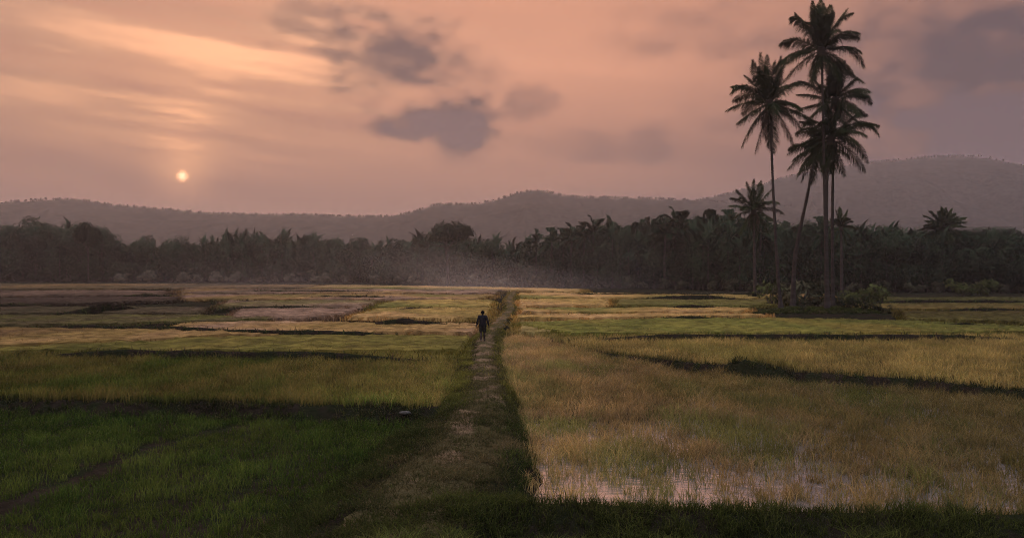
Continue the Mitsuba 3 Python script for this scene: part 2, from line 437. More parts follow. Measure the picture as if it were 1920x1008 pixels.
# near left: short dark green rice with trodden furrows
L1 = Polygon([(-45, 11), (-2.9, 11)] + [(path_x(y) - path_w(y) - 1.25, y) for y in np.arange(13, 26.2, 1.0)] + [(x, line_y(BANK_L, x) - 0.08) for x in np.linspace(-2.6, -45, 40)]).buffer(0)
FUR = [LineString([at(-60, 975, -.3), at(160, 890, -.3), at(330, 825, -.3), at(450, 800, -.3)]), LineString([at(560, 1030, -.3), at(640, 940, -.3), at(745, 850, -.3), at(790, 800, -.3)]),
       LineString([at(330, 1030, -.3), at(480, 905, -.3), at(620, 850, -.3)])]


def furrows(x, y):
    P = shapely.points(x, y)
    t = np.ones(len(x))
    for l, w, k in zip(FUR, (0.42, 0.34, 0.25), (0.95, 0.9, 0.45)):
        d = shapely.distance(P, l) + (vfbm(x, y, 0.9, 2, 77) - 0.5) * 0.35
        t = t * (1 - k * (1 - sstep(w * 0.45, w, d)))
    return t


add_field([rice(L1, 0.30, 46, 6, 0.014, [DKGREEN, (0.10, 0.155, 0.035), (0.06, 0.115, 0.026), (0.115, 0.165, 0.04)], rg, lean=0.45, patch=0.9, hvar=0.5, thin=furrows, hfun=lambda x, y: 0.4 + 0.6 * furrows(x, y), spread=0.07)],
          'short dark green rice with trodden furrows in the near left corner')
# middle left
L2 = Polygon([(x, line_y(BANK_L, x) + 0.3) for x in np.linspace(-40, -2.3, 40)] + [(path_x(y) - path_w(y) - 0.4, y) for y in np.arange(27.4, 45.5, 1.0)] + [(x, line_y(BUND_L2, x) - 0.6) for x in np.linspace(-3, -40, 30)]).buffer(0)
add_field([rice(L2, 0.46, 26, 7, 0.022, [GREEN, (0.125, 0.155, 0.042), (0.16, 0.165, 0.05), (0.18, 0.165, 0.06), (0.11, 0.145, 0.038)], rg, lean=0.4, patch=1.1, hvar=0.4, tone=lambda x, y: (1.0 + 0.8 * sstep(-13, -2, x))[:, None] * np.array([1.08, 1, 1]))],
          'olive green ripening rice in the broad field on the left beyond the dark bank')
# near right: golden rice, thin and flooded at its near end
R1 = Polygon([(x, line_y(FRONT, x) + 0.55) for x in np.linspace(0.35, 28, 40)] + [(x, line_y(BUND_R, x) - 0.55) for x in np.linspace(28, 0.8, 40)] + [(path_x(y) + path_w(y) + 0.3, y) for y in np.arange(54, 17, -1.5)]).buffer(0)


def wet(x, y):
    m = sstep(22.0, 19.2, y) * (1 - sstep(6.5, 9.5, x)) * sstep(-0.2, 0.5, x)
    m = np.maximum(m, 0.45 * np.exp(-((x - 3.5) / 2.2) ** 2 - ((y - 24.5) / 2.2) ** 2))
    m = np.maximum(m, 0.40 * sstep(20.5, 17.5, y))
    gap = sstep(0.42, 0.58, vfbm(x * 4.6, y * 1.1, 1.0, 3, 55))
    return m, gap


def r1thin(x, y):
    m, gap = wet(x, y)
    return 1 - m * (0.15 + 0.70 * gap)


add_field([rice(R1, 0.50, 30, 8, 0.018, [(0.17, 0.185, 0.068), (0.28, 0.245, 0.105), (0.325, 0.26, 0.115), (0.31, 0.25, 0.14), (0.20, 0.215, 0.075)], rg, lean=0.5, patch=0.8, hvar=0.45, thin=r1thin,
                hfun=lambda x, y: 1 - 0.3 * wet(x, y)[0], tip=(1.3, 1.1, 0.9), spread=0.08, tone=lambda x, y: (1.05 + 0.5 * (1 - sstep(0.5, 5.5, x)))[:, None] * (1 - sstep(3, 13, x)[:, None] * np.array([0.42, 0.34, 0.40])))],  # greener to the right; the darkening there is a vignette painted into the colour
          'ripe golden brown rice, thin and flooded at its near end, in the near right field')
# second right field
R2 = Polygon([(x, line_y(BUND_R, x) + 0.7) for x in np.linspace(1.5, 45, 60)] + [(x, line_y(BUND_R2, x) - 0.6) for x in np.linspace(45, 1.5, 40)]).buffer(0)
add_field([rice(R2, 0.5, 15, 7, 0.032, [(0.30, 0.29, 0.10), (0.39, 0.34, 0.125), (0.50, 0.40, 0.16), (0.35, 0.32, 0.11)], rg, lean=0.4, patch=1.4, hvar=0.35)],
          'yellowing rice in the wedge between the two dark banks on the right')

# the farther fields, one after the other
FAR = [
    # near edge, far edge (pixels of the crop's top), height, colours, label
    ([(1062, 624), (1300, 622), (1600, 622), (2000, 621)], [(955, 603), (1100, 597), (1440, 594), (1700, 600), (2000, 611)], 0.70, [(0.23, 0.23, 0.045), (0.16, 0.18, 0.035), (0.24, 0.21, 0.045)], 'smooth green rice in front of the palm islet on the right'),
    ([(-60, 655), (200, 655), (500, 656), (880, 656)], [(-60, 651), (250, 637), (430, 628), (650, 625), (890, 626)], 0.55, [(0.16, 0.17, 0.032), (0.27, 0.24, 0.05), (0.20, 0.20, 0.04)], 'green rice strip on the left, just nearer than the walking person'),
    ([(-60, 649), (240, 636), (420, 627)], [(-60, 613), (150, 614), (290, 615), (560, 624)], 0.55, [STRAW, GOLD, (0.24, 0.16, 0.06)], 'golden tan rice wedge at the left edge of the plain'),
    ([(300, 613), (450, 618), (640, 621), (892, 622)], [(330, 603), (480, 601), (640, 602), (905, 605)], 0.70, [PINK, STRAW, GOLD], 'pale pinkish ripe rice strip left of the walking person'),
    ([(640, 592), (760, 594), (912, 595)], [(700, 576), (800, 575), (935, 576)], 1.15, [GOLD, (0.24, 0.19, 0.05), STRAW], 'tall golden rice with a dark front edge behind the walking person'),
    ([(-60, 607), (150, 606), (300, 603), (440, 600)], [(-60, 590), (200, 588), (420, 590), (560, 594)], 0.62, [OLIVE, (0.16, 0.14, 0.06), OLIVE], 'dull olive rice strip at the left behind two dark banks'),
    ([(420, 595), (560, 597), (640, 590)], [(440, 577), (560, 576), (680, 578)], 0.62, [PINK, (0.25, 0.18, 0.11)], 'pale pink bare-looking rice strip under the drifting smoke'),
    ([(960, 622), (1050, 620)], [(960, 600), (1050, 600)], 0.4, [(0.26, 0.23, 0.075), (0.34, 0.26, 0.09)], 'tan rice corner just right of the path beside the person'),
    ([(955, 596), (1100, 594), (1440, 591)], [(960, 588), (1200, 586), (1445, 586)], 0.95, [GOLD, STRAW], 'narrow golden rice strip left of the palm islet'),
    ([(965, 584), (1200, 583), (1400, 583)], [(970, 576), (1200, 575), (1420, 575)], 1.05, [STRAW, GOLD, OLIVE], 'thin tan rice strip farther off between path and palms'),
    ([(1690, 597), (1800, 600), (2000, 604)], [(1680, 582), (1800, 582), (2000, 582)], 0.85, [OLIVE, (0.14, 0.12, 0.03)], 'olive rice strip right of the palm islet'),
    ([(1150, 571), (1300, 571), (1480, 571)], [(1150, 560), (1300, 560), (1480, 561)], 0.85, [OLIVE, (0.17, 0.15, 0.04)], 'green gold rice strip in front of the small lone palm'),
    ([(690, 573), (800, 573), (925, 573)], [(730, 562), (800, 561), (930, 562)], 0.75, [GOLD, OLIVE], 'golden rice strip at mid distance left of the path'),
    ([(-60, 586), (200, 585), (380, 586)], [(-60, 574), (200, 573), (400, 575)], 0.85, [(0.12, 0.12, 0.05), (0.16, 0.13, 0.07)], 'dim olive rice strip far to the left'),
    ([(400, 573), (550, 572), (680, 572)], [(420, 562), (550, 562), (720, 562)], 0.75, [OLIVE, PINK], 'olive and pink rice strip beyond the smoke on the left'),
    ([(1590, 578), (1750, 578), (2000, 578)], [(1590, 568), (1750, 567), (2000, 567)], 0.8, [GOLD, OLIVE], 'gold rice strip behind the palm islet at the right'),
    ([(1560, 563), (1750, 563), (2000, 563)], [(1560, 556), (1750, 556), (2000, 556)], 0.9, [OLIVE, (0.10, 0.115, 0.03)], 'last green rice strip before the trees on the right'),
    ([(960, 571), (1060, 571), (1150, 571)], [(960, 560), (1150, 560)], 0.65, [STRAW, GOLD], 'hazy tan rice patch where the path fades out'),
    ([(-60, 569), (150, 567), (330, 562)], [(-60, 558), (150, 556), (350, 555)], 1.15, [(0.14, 0.10, 0.07), (0.10, 0.085, 0.05)], 'dark brownish rice strip far left below the trees'),
    ([(330, 559), (560, 559), (900, 559)], [(330, 551), (560, 551), (940, 551)], 0.9, [OLIVE, STRAW, PINK], 'dull pinkish olive strip across the far left plain'),
    ([(960, 557), (1200, 557), (1560, 557)], [(960, 548), (1200, 549), (1560, 551)], 0.9, [OLIVE, GOLD, STRAW], 'dull gold strip across the far right plain'),
    ([(-60, 553), (150, 552), (320, 552)], [(-60, 544), (150, 543), (320, 544)], 0.9, [PINK, (0.17, 0.13, 0.08)], 'brown pink strip near the dark trees at far left'),
    ([(330, 548), (560, 548), (940, 548)], [(330, 541), (560, 541), (950, 542)], 1.0, [(0.15, 0.14, 0.06), PINK, STRAW], 'farthest hazy strip left of centre'),
    ([(-60, 541), (200, 540), (600, 538)], [(-60, 531), (200, 531), (600, 533)], 0.8, [STRAW, (0.16, 0.14, 0.06)], 'last pale strip along the foot of the left wood'),
    ([(560, 539), (800, 540), (1100, 546)], [(610, 533), (800, 535), (1100, 541)], 0.8, [STRAW, OLIVE], 'last pale strip along the foot of the middle wood'),
]
def side_vignette(x, y):  # vignette painted into the crop colour: darker towards both sides
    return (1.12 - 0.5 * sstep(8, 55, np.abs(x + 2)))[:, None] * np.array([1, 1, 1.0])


for near, far, h, cols, lab in FAR:
    h = min(h, 0.52)
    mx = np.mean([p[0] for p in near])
    cols = np.array(cols) * np.array([0.80, 0.71, 0.68]) * (0.85 if mx < 420 else 0.95 if mx < 640 else 0.95 if mx > 1620 else 1.35 if mx < 1260 else 1.15)  # outer fields coloured darker than the middle ones, a vignette painted in per field
    P = strip(near, far, h * 0.9)
    d = P.centroid.y
    w = 0.0012 * d
    dens = min(12.0, 6.0e4 / d ** 2)
    step = max(0.35, d / 200)
    add_field([canopy(P, h, step, np.array(cols), rg, patch=max(1.5, d / 45), tone=side_vignette),
               rice(P, h, dens, 5, w, cols, rg, lean=0.3, patch=max(1.5, d / 45), hvar=0.16, spread=0.15 * d / 50, ground=False, tone=side_vignette)], lab, bsdf='crop')


BANKS = [([(-60, 658), (200, 656), (500, 660), (880, 662)], 5, 0), ([(-60, 613), (150, 610), (280, 613), (450, 619), (640, 624), (890, 626)], 5, 0), ([(150, 609), (250, 606), (330, 605), (440, 600)], 8, 0),
         ([(640, 602), (700, 605), (800, 606), (912, 606)], 12, 0), ([(-60, 601), (20, 600), (90, 597)], 5, 0), ([(65, 583), (170, 585), (230, 580), (285, 575)], 13, 0), ([(-60, 570), (20, 570), (95, 568)], 8, 0),
         ([(330, 577), (560, 576), (680, 579)], 4, 0), ([(640, 578), (800, 577), (935, 578)], 4, 0), ([(220, 551), (280, 552), (345, 551)], 5, 0), ([(395, 563), (450, 563), (515, 561)], 7, 0), ([(520, 556), (650, 556), (790, 557)], 4, 0),
         ([(1030, 630), (1120, 628), (1300, 627), (1600, 628), (2000, 626)], 5, 0), ([(1140, 594), (1300, 593), (1445, 592)], 4, 0), ([(1170, 575), (1300, 575), (1425, 575)], 5, 0), ([(1170, 558), (1300, 557), (1425, 558)], 5, 0),
         ([(1655, 601), (1800, 607), (2000, 612)], 8, 0), ([(1600, 564), (1800, 565), (2000, 566)], 5, 0), ([(1680, 579), (1850, 579), (2000, 580)], 4, 0), ([(965, 588), (1080, 589), (1180, 590)], 4, 0), ([(420, 545), (600, 546), (760, 546)], 3, 0), ([(1000, 550), (1250, 551), (1500, 552)], 3, 0)]
rk = np.random.default_rng(77)
BG = []
DRY, OLD, LUSH, MOSS = (0.20, 0.15, 0.095), (0.10, 0.078, 0.05), (0.075, 0.105, 0.03), (0.045, 0.058, 0.024)
for pts, th, _ in BANKS:
    ptsw = np.array([at(px, py, 0.5) for px, py in pts])
    d = np.concatenate([[0], np.cumsum(np.linalg.norm(np.diff(ptsw, axis=0), axis=1))])
    n = int(np.clip(d[-1] / 0.5, 20, 160))
    t = np.linspace(0, d[-1], n)
    bx, by = PchipInterpolator(d, ptsw[:, 0])(t), PchipInterpolator(d, ptsw[:, 1])(t)
    hgt = 0.42 + (th - 0.5) * by.mean() / F * (0.2 + 1.5 * vfbm(bx, by, 4.5, 4, 88)) * 1.0
    hgt = hgt * np.minimum(1, np.minimum(t, d[-1] - t) / 7 + 0.05)
    prof = np.array([(-0.55, -0.1), (-0.42, 0.45), (-0.25, 0.85), (0, 1.0), (0.3, 0.9), (0.6, 0.4), (0.8, -0.1)])
    V = np.stack([np.repeat(bx[:, None], 7, 1), by[:, None] + prof[None, :, 0] * (0.35 + 0.6 * hgt[:, None]), prof[None, :, 1] * hgt[:, None]], -1) + rk.normal(0, 0.035, (n, 7, 3)) * (hgt[:, None, None])
    ii = np.arange(n * 7).reshape(n, 7)
    put(numbered('earth_bank'), mikit.ply((V.reshape(-1, 3), np.stack([ii[:-1, :-1], ii[1:, :-1], ii[1:, 1:], ii[:-1, 1:]], -1).reshape(-1, 4)), 'soil', smooth=True), kind='structure')
    m = int(np.clip(d[-1] * 14, 200, 2600))
    k = rk.integers(0, n - 1, m)
    fr = rk.uniform(0, 1, m)
    gh = hgt[k] * rk.uniform(0.35, 1.0, m)
    gc = np.array([MOSS, LUSH, OLD])[rk.integers(0, 3, m)] * rk.uniform(0.6, 1.3, m)[:, None]
    BG.append(blades(bx[k] + (bx[k + 1] - bx[k]) * fr, by[k] + (by[k + 1] - by[k]) * fr + rk.uniform(-0.5, 0.4, m) * (0.35 + 0.6 * hgt[k]), gh * 0.8, 0.10 + rk.uniform(0.1, 0.35, m), np.full(m, 0.0011 * by.mean()),
                     rk.uniform(0, 6.28, m), rk.uniform(0.2, 1.0, m), gc, gc * 1.2, rk))

# ------------------------------------------------------------------ grass of banks and path
def grass_patch(poly, dens, nb, h, w, cols, rng, thin=None, lean=0.8, name=None, label=None, hvar=0.6, patch=0.6, spread=0.06, tone=None):
    return rice(poly, h, dens, nb, w, cols, rng, lean=lean, patch=patch, hvar=hvar, thin=thin, spread=spread, tone=tone)


DRY, OLD = (0.18, 0.155, 0.085), (0.105, 0.10, 0.05)
pathzone = Polygon([(path_x(y) - path_w(y) - 1.5 * (y < 24) - 0.25, y) for y in np.arange(10, 60, 0.8)] + [(path_x(y) + path_w(y) + 0.35, y) for y in np.arange(59.2, 10, -0.8)]).buffer(0)


def verge(x, y):
    t = sstep(23, 33, y)[:, None]
    return 1 + t * np.array([2.3, 1.5, 1.0])



def path_thin(x, y):
    off, hw = path_off(x, y)
    r = (off - 0.12) / (hw * 0.66) + (vfbm(x, y, 0.7, 3, 91) - 0.5) * 1.1
    on = 1 - sstep(0.55, 1.1, np.abs(r))
    bare = 1 - on * (0.05 + 0.80 * sstep(21, 40, y))
    return bare * (0.45 + 0.55 * sstep(0.35, 0.55, vfbm(x, y, 0.9, 3, 92)))


def clear_spot(x, y):
    return 1 - np.exp(-((x + 1.6) / 0.7) ** 2 - ((y - 47) / 5) ** 2)


def on_top(x, y):
    off, hw = path_off(x, y)
    return 1 - sstep(0.5, 1.05, np.abs((off - 0.12) / (hw * (1 + 0.35 * (y < 24))) + (vfbm(x, y, 0.9, 3, 93) - 0.5) * 0.8))


pg = grass_patch(pathzone, 110, 6, 0.20, 0.013, [MOSS, (0.075, 0.085, 0.035), OLD, (0.09, 0.095, 0.04), DRY], rg, thin=lambda x, y: path_thin(x, y) * (0.12 + 0.88 * on_top(x, y)) * clear_spot(x, y), lean=1.1)
pg2 = grass_patch(pathzone, 120, 6, 0.24, 0.014, [MOSS, LUSH, (0.06, 0.085, 0.028), MOSS, LUSH], rg, thin=lambda x, y: (1 - 0.96 * on_top(x, y)) * (1 - 0.5 * sstep(30, 45, y)) * clear_spot(x, y) * (0.5 + 0.5 * sstep(0.35, 0.55, vfbm(x, y, 0.8, 3, 94))), lean=0.8, tone=verge)
farzone = Polygon([(path_x(y) - path_w(y) - 0.3, y) for y in np.arange(56, 160, 2)] + [(path_x(y) + path_w(y) + 0.4, y) for y in np.arange(158, 55, -2)]).buffer(0)
pg3 = grass_patch(farzone, 26, 5, 0.10, 0.05, [OLIVE, GOLD, (0.22, 0.20, 0.08), STRAW, OLIVE], rg, thin=lambda x, y: 0.35 + 0.55 * sstep(0.35, 0.6, vfbm(x, y, 3.0, 3, 98)), lean=0.9, tone=lambda x, y: np.full((len(x), 1), 0.95))
v, f, c = join([pg, pg2, pg3])
put('path_grass', cply(v, f, c, 'grass'), 'short worn grass on the footpath and its banks', 'grass', kind='stuff')

fz = Polygon([(x, line_y(FRONT, x) + 0.62 + 0.0 * x) for x in np.linspace(-2.6, 14, 40)] + [(14, 11), (-3.2, 11)]).buffer(0)
fg = [grass_patch(fz, 150, 7, 0.24, 0.013, [LUSH, MOSS, (0.07, 0.105, 0.026), MOSS, LUSH], rg, thin=lambda x, y: 0.6 + 0.4 * sstep(0.38, 0.55, vfbm(x, y, 0.8, 3, 95)), lean=0.8, hvar=0.9, tone=lambda x, y: (1.15 + 1.2 * sstep(-0.7, -1.3, y - line_y(FRONT, x)))[:, None] * np.array([1.1, 1, 1]))]  # nearest grass coloured lighter, its lit look painted into the blades
for pts, side, x0, x1, hh in ((BUND_R, 1, 5, 40, 0.24), (BUND_R2, 1, 3.5, 45, 0.26), (BUND_L2, -1, -40, -3, 0.22), (BANK_L, -1, -40, -2.6, 0.2)):
    xsb = np.linspace(x0, x1, 60)
    bz = Polygon([(x, line_y(pts, x) - 0.5) for x in xsb] + [(x, line_y(pts, x) + 0.75) for x in xsb[::-1]]).buffer(0)
    fg.append(grass_patch(bz, 60 if pts is BANK_L else 22, 6, hh, 0.024, [MOSS, LUSH, OLD, MOSS], rg, thin=lambda x, y: 0.15 + 0.85 * sstep(0.35, 0.6, vfbm(x, y, 1.2, 3, 97)), lean=0.7, hvar=0.7))
islet = shapely.affinity.scale(shapely.Point(29.3, 84.3).buffer(1.0), 6.5, 2.6)
fg.append(grass_patch(islet, 45, 5, 0.32, 0.06, [OLD, MOSS, LUSH, OLD], rg, thin=lambda x, y: 0.2 + 0.8 * sstep(0.35, 0.6, vfbm(x, y, 1.2, 3, 99)), lean=0.8))
v, f, c = join(fg + BG)
put('bank_grass', cply(v, f, c, 'grass'), 'rough dark grass growing on the earth banks between the fields', 'grass', kind='stuff')

# pale stone at the end of the left bank
s = trimesh.creation.icosphere(2, 0.13)
s.vertices *= [1.5, 0.8, 0.55]
s.vertices *= (0.75 + 0.5 * meshkit.fbm(s.vertices * 6, 3, 4))[:, None]
sx, sy = at(760, 781, -0.1)
s.apply_translation([sx, sy, float(terrain(np.array([sx]), np.array([sy]))[0]) + 0.12])
put('stone', mikit.ply(s, 'stone_surface', smooth=30), 'pale flat stone at the right end of the dark bank beside the path', 'stone')

# ------------------------------------------------------------------ hills
RIDGE = [(-700, 372), (-300, 378), (0, 377), (60, 374), (120, 370), (170, 374), (200, 380), (280, 387), (340, 392), (400, 397), (480, 399), (560, 399), (640, 402), (720, 403), (760, 398), (800, 387), (830, 380), (880, 380), (930, 372),
         (970, 360), (1000, 355), (1030, 358), (1060, 365), (1120, 368), (1200, 369), (1280, 372), (1340, 375), (1450, 382), (1600, 390), (2000, 400), (2800, 400)]
MOUNT = [(900, 470), (1100, 425), (1250, 385), (1300, 375), (1340, 366), (1365, 360), (1431, 342), (1464, 331), (1530, 320), (1634, 302), (1693, 297), (1750, 292), (1800, 291), (1830, 292), (1856, 297), (1889, 310), (1920, 323), (2000, 345), (2200, 370), (2600, 400)]


def hill(prof, yc, x0, x1, depth, seed, name, label):
    p = np.array(prof, float)
    wxs, wzs = (p[:, 0] - CX) / F * yc, CAMZ + (HOR - p[:, 1]) / F * yc
    hx = np.arange(x0, x1, 5.5)
    crest = PchipInterpolator(wxs, wzs)(np.clip(hx, wxs[0], wxs[-1]))
    hv = np.concatenate([np.linspace(-1, -0.1, 40), np.linspace(-0.085, 0.1, 22), np.linspace(0.14, 1, 12)])
    HX, HV = np.meshgrid(hx, hv)
    prof_v = np.where(HV < 0, np.cos(np.clip(HV, -1, 1) * np.pi / 2) ** 1.15, np.cos(HV * np.pi / 2) ** 1.5)
    HY = yc + HV * depth + (vfbm(HX, HV * 0, 160, 3, seed) - 0.5) * 60 * np.abs(HV)
    spur = (vfbm(HX, HY * 0.35, 90, 4, seed + 1) - 0.5) * 0.8
    damp = sstep(0.0, 0.35, np.abs(HV)) * (1 - np.abs(HV))
    HZ = crest[None] * np.minimum(np.clip(prof_v + spur * damp, 0, 1), 1 - 0.6 * np.abs(HV)) - 2
    HZ = HZ + 3.4 * (vfbm(HX, HY, 15, 2, seed + 2) - 0.5) + 1.6 * (vfbm(HX, HY, 8, 1, seed + 3) - 0.5) - 1.4
    ii = np.arange(HX.size).reshape(HX.shape)
    qq = np.stack([ii[:-1, :-1], ii[:-1, 1:], ii[1:, 1:], ii[1:, :-1]], -1).reshape(-1, 4)
    put(name, mikit.ply((np.stack([HX, HY, HZ], -1).reshape(-1, 3), qq), 'hillside', smooth=True), label, 'hill', kind='structure')
    return hx, crest


rh = np.random.default_rng(5)


def crest_trees(hx, crest, yc, n, lo, hi, name, label):
    parts = []
    base = trimesh.creation.icosphere(1, 1.0)
    for k in range(n):
        x = rh.uniform(lo, hi)
        y = yc + rh.uniform(-36, 4)
        r = rh.uniform(0.9, 2.4)
        z = np.interp(x, hx, crest) - 2.6 - abs(y - yc) * 0.06 + r * 0.25
        v = base.vertices * [r * rh.uniform(0.8, 1.3), r, r * rh.uniform(0.8, 1.5)]
        v = v * (0.7 + 0.6 * meshkit.fbm(base.vertices * 2.3 + k * 3.1, 2, 8))[:, None] + [x, y, z]
        parts.append((v, base.faces, np.array([0.016, 0.018, 0.012]) * rh.uniform(0.7, 1.3)))
    v, f, c = join(parts)
    put(name, cply(v, f, c, 'matte'), label, 'trees', kind='stuff')


hx, cr = hill(RIDGE, 1800, -1800, 1960, 560, 200, 'hills', 'long low wooded ridge behind the plain')
crest_trees(hx, cr, 1800, 520, -1180, 560, 'ridge_trees', 'tiny trees along the crest of the long low ridge')
hx, cr = hill(MOUNT, 2150, 0, 2150, 760, 300, 'mountain', 'broad hazy wooded mountain on the right')
crest_trees(hx, cr, 2150, 300, 420, 1350, 'mountain_trees', 'tiny trees along the crest of the mountain on the right')


# ------------------------------------------------------------------ palms
def bez(p0, p1, p2, n):
    t = np.linspace(0, 1, n)[:, None]
    return (1 - t) ** 2 * p0 + 2 * t * (1 - t) * p1 + t * t * p2


def frond(p0, via, tip, rng, pairs=56, lmax=1.05, w=0.09, col=(0.035, 0.048, 0.018), droop=0.5, dead=False):
    p0, via, tip = map(np.asarray, (p0, via, tip))
    P = bez(p0, 2 * via - 0.5 * (p0 + tip), tip, 14)
    L = np.linalg.norm(np.diff(P, axis=0), axis=1).sum()
    tv, tf = tube(P, np.linspace(0.055, 0.012, 14), 4, False)
    t = np.linspace(0.13, 0.995, pairs) + rng.normal(0, 0.004, pairs)
    t = np.clip(t, 0.1, 0.999) * 13
    i = t.astype(int)
    B = P[i] + (P[np.minimum(i + 1, 13)] - P[i]) * (t - i)[:, None]
    tan = np.gradient(P, axis=0)[i]
    tan /= np.linalg.norm(tan, axis=1, keepdims=True)
    up = np.array([0, 0, 1.0])
    side = np.cross(tan, up)
    bad = np.linalg.norm(side, axis=1) < 0.25
    side[bad] += np.array([0.7, 0.4, 0])
    side /= np.linalg.norm(side, axis=1, keepdims=True)
    tw = rng.uniform(-0.5, 0.5)
    nrm = np.cross(side, tan)
    side = side * math.cos(tw) + nrm * math.sin(tw)
    u = t / 13
    ll = lmax * (0.35 + 0.65 * np.sin(np.pi * np.clip(u * 0.9 + 0.12, 0, 1)) ** 0.7) * np.where(u > 0.85, 1 - (u - 0.85) * 2.2, 1)
    vs, fs, n = [tv], [tf], len(tv)
    for sgn in (-1, 1):
        m = pairs
        l = ll * rng.uniform(0.75, 1.12, m)
        if dead:
            l = l * rng.uniform(0.3, 1, m)
        fw = tan * (0.45 + 0.5 * u)[:, None]
        dd = sgn * side + fw + rng.normal(0, 0.10, (m, 3))
        dd /= np.linalg.norm(dd, axis=1, keepdims=True)
        dr_ = droop * rng.uniform(0.6, 1.4, m)
        mid = B + dd * (l * 0.5)[:, None] - up * (l * 0.10 * dr_)[:, None]
        end = B + dd * (l * 0.92)[:, None] - up * (l * 0.62 * dr_)[:, None]
        ws = tan * (w * 0.5)
        v = np.stack([B - ws * 0.6, B + ws * 0.6, mid - ws, mid + ws, end], 1).reshape(-1, 3)
        k = (np.arange(m) * 5)[:, None] + n
        fs.append(np.stack([k + [0, 1, 3], k + [0, 3, 2], k + [2, 3, 4]], 1).reshape(-1, 3))
        vs.append(v)
        n += len(v)
    v, f = np.vstack(vs), np.vstack(fs)
    c = np.array(col) * rng.uniform(0.75, 1.3) * np.ones((len(v), 3))
    return v, f, c


def palm(name, label, group, y, trunk, crown, tips, rng, extra=8, size=1.0, trunk_r=(0.175, 0.10), nuts=7, pairs=56, w=0.10, up=8, base_z=None):
    """trunk: pixels from the foot to the crown; crown: pixel; tips: [(tip px, via px)]; depth is random within the crown's own radius"""
    key = key_for(name)
    s = y / F
    tp = np.array([atY(px, py, y) for px, py in trunk])
    if base_z is not None:
        tp[0, 2] = base_z
    tt = np.linspace(0, 1, len(tp))
    fine = np.linspace(0, 1, 22)
    P = np.stack([PchipInterpolator(tt, tp[:, k])(fine) for k in range(3)], 1)
    R = trunk_r[1] + (trunk_r[0] - trunk_r[1]) * (1 - fine) ** 1.4 + 0.16 * np.exp(-fine * 22)
    R = R * (1 + 0.04 * rng.normal(size=22))
    v, f = tube(P, R, 10)
    put(f'{key}__trunk', mikit.ply((v, f), 'bark', smooth=60))
    c0 = atY(*crown, y)
    # crown shaft, a short woody knob
    specs = []
    for tip, via in tips:
        a, b = atY(*tip, y), atY(*via, y)
        L = np.linalg.norm(a - c0)
        dep = rng.uniform(-0.55, 0.55) * max(1.0, 5.2 * size - L) + rng.normal(0, 0.4)
        a = a + [0, dep, 0]
        b = b + [0, dep * 0.55, 0]
        specs.append((a, b))
    for k in range(extra):                             # fronds that point towards and away from the viewer
        az = (k + 0.5) / extra * 2 * np.pi + rng.uniform(-0.3, 0.3)
        el = rng.uniform(-0.5, 0.9)
        L = rng.uniform(3.6, 4.6) * size
        h = np.array([0.55 * math.cos(az), math.sin(az), 0])
        h /= np.linalg.norm(h)
        if abs(h[1]) < 0.75:
            h = np.array([0.66 * np.sign(h[0]), 0.75 * np.sign(h[1]), 0])
        a = c0 + h * L * math.cos(el) + [0, 0, L * math.sin(el) - 0.22 * L]
        b = c0 + h * L * 0.52 * math.cos(el * 1.1) + [0, 0, L * 0.55 * math.sin(el) + 0.05 * L]
        specs.append((a, b))
    for k in range(up):                                # the young upright fronds
        az = rng.uniform(0, 2 * np.pi)
        L = rng.uniform(3.2, 4.4) * size
        h = np.array([math.cos(az), math.sin(az), 0]) * rng.uniform(0.08, 0.34)
        a = c0 + h * L + [0, 0, L * rng.uniform(0.85, 1.0)]
        b = c0 + h * L * 0.3 + [0, 0, L * 0.5]
        specs.append((a, b))
    for k, (a, b) in enumerate(specs):
        v, f, c = frond(c0 + rng.normal(0, 0.06, 3), b, a, rng, pairs=pairs, lmax=1.08 * size, w=w, droop=rng.uniform(0.5, 1.1))
        put(f'{key}__frond' + ('' if k == 0 else f'_{k:03d}'), cply(v, f, c, 'leaf'))
    for k in range(3 if nuts else 0):                  # old fronds hanging dead against the trunk
        az = rng.uniform(0, 2 * np.pi)
        L = rng.uniform(2.2, 3.6) * size
        h = np.array([math.cos(az), math.sin(az), 0])
        v, f, c = frond(c0 + [0, 0, -0.2], c0 + h * rng.uniform(0.5, 0.9) + [0, 0, -0.35 * L], c0 + h * rng.uniform(0.3, 0.9) + [0, 0, -L], rng, pairs=pairs, lmax=0.7 * size, w=w * 0.7, droop=1.3, dead=True, col=(0.09, 0.065, 0.04))
        put(f'{key}__dead_frond' + ('' if k == 0 else f'_{k:03d}'), cply(v, f, c, 'leaf'), label='brown dead frond hanging against the trunk')
    knob = trimesh.creation.icosphere(2, 0.42 * size)
    knob.vertices *= [1, 1, 1.5]
    knob.vertices *= (0.8 + 0.4 * meshkit.fbm(knob.vertices * 5, 2, 3))[:, None]
    knob.apply_translation(c0 + [0, 0, -0.1])
    put(f'{key}__leaf_bases', mikit.ply(knob, 'bark', smooth=40))
    for k in range(nuts):
        az = k / max(nuts, 1) * 2 * np.pi + rng.uniform(-0.3, 0.3)
        n_ = trimesh.creation.icosphere(2, 0.15)
        n_.vertices *= [0.9, 0.9, 1.2]
        n_.apply_translation(c0 + [0.42 * size * math.cos(az), 0.42 * size * math.sin(az), -0.42 * size - rng.uniform(0, 0.3)])
        put(f'{key}__coconut' + ('' if k == 0 else f'_{k:03d}'), mikit.ply(n_, 'nut', smooth=True))
    tagk(key, label, 'palm tree', group)
    return key


scene['nut'] = dict(type='twosided', bsdf=dict(type='diffuse', reflectance=rgb(0.07, 0.06, 0.03)))


def z1(x, y):
    return 1300 + x / 3.055, y / 3.055


def z6(x, y):
    return 1440 + x / 6.3, y / 6.3


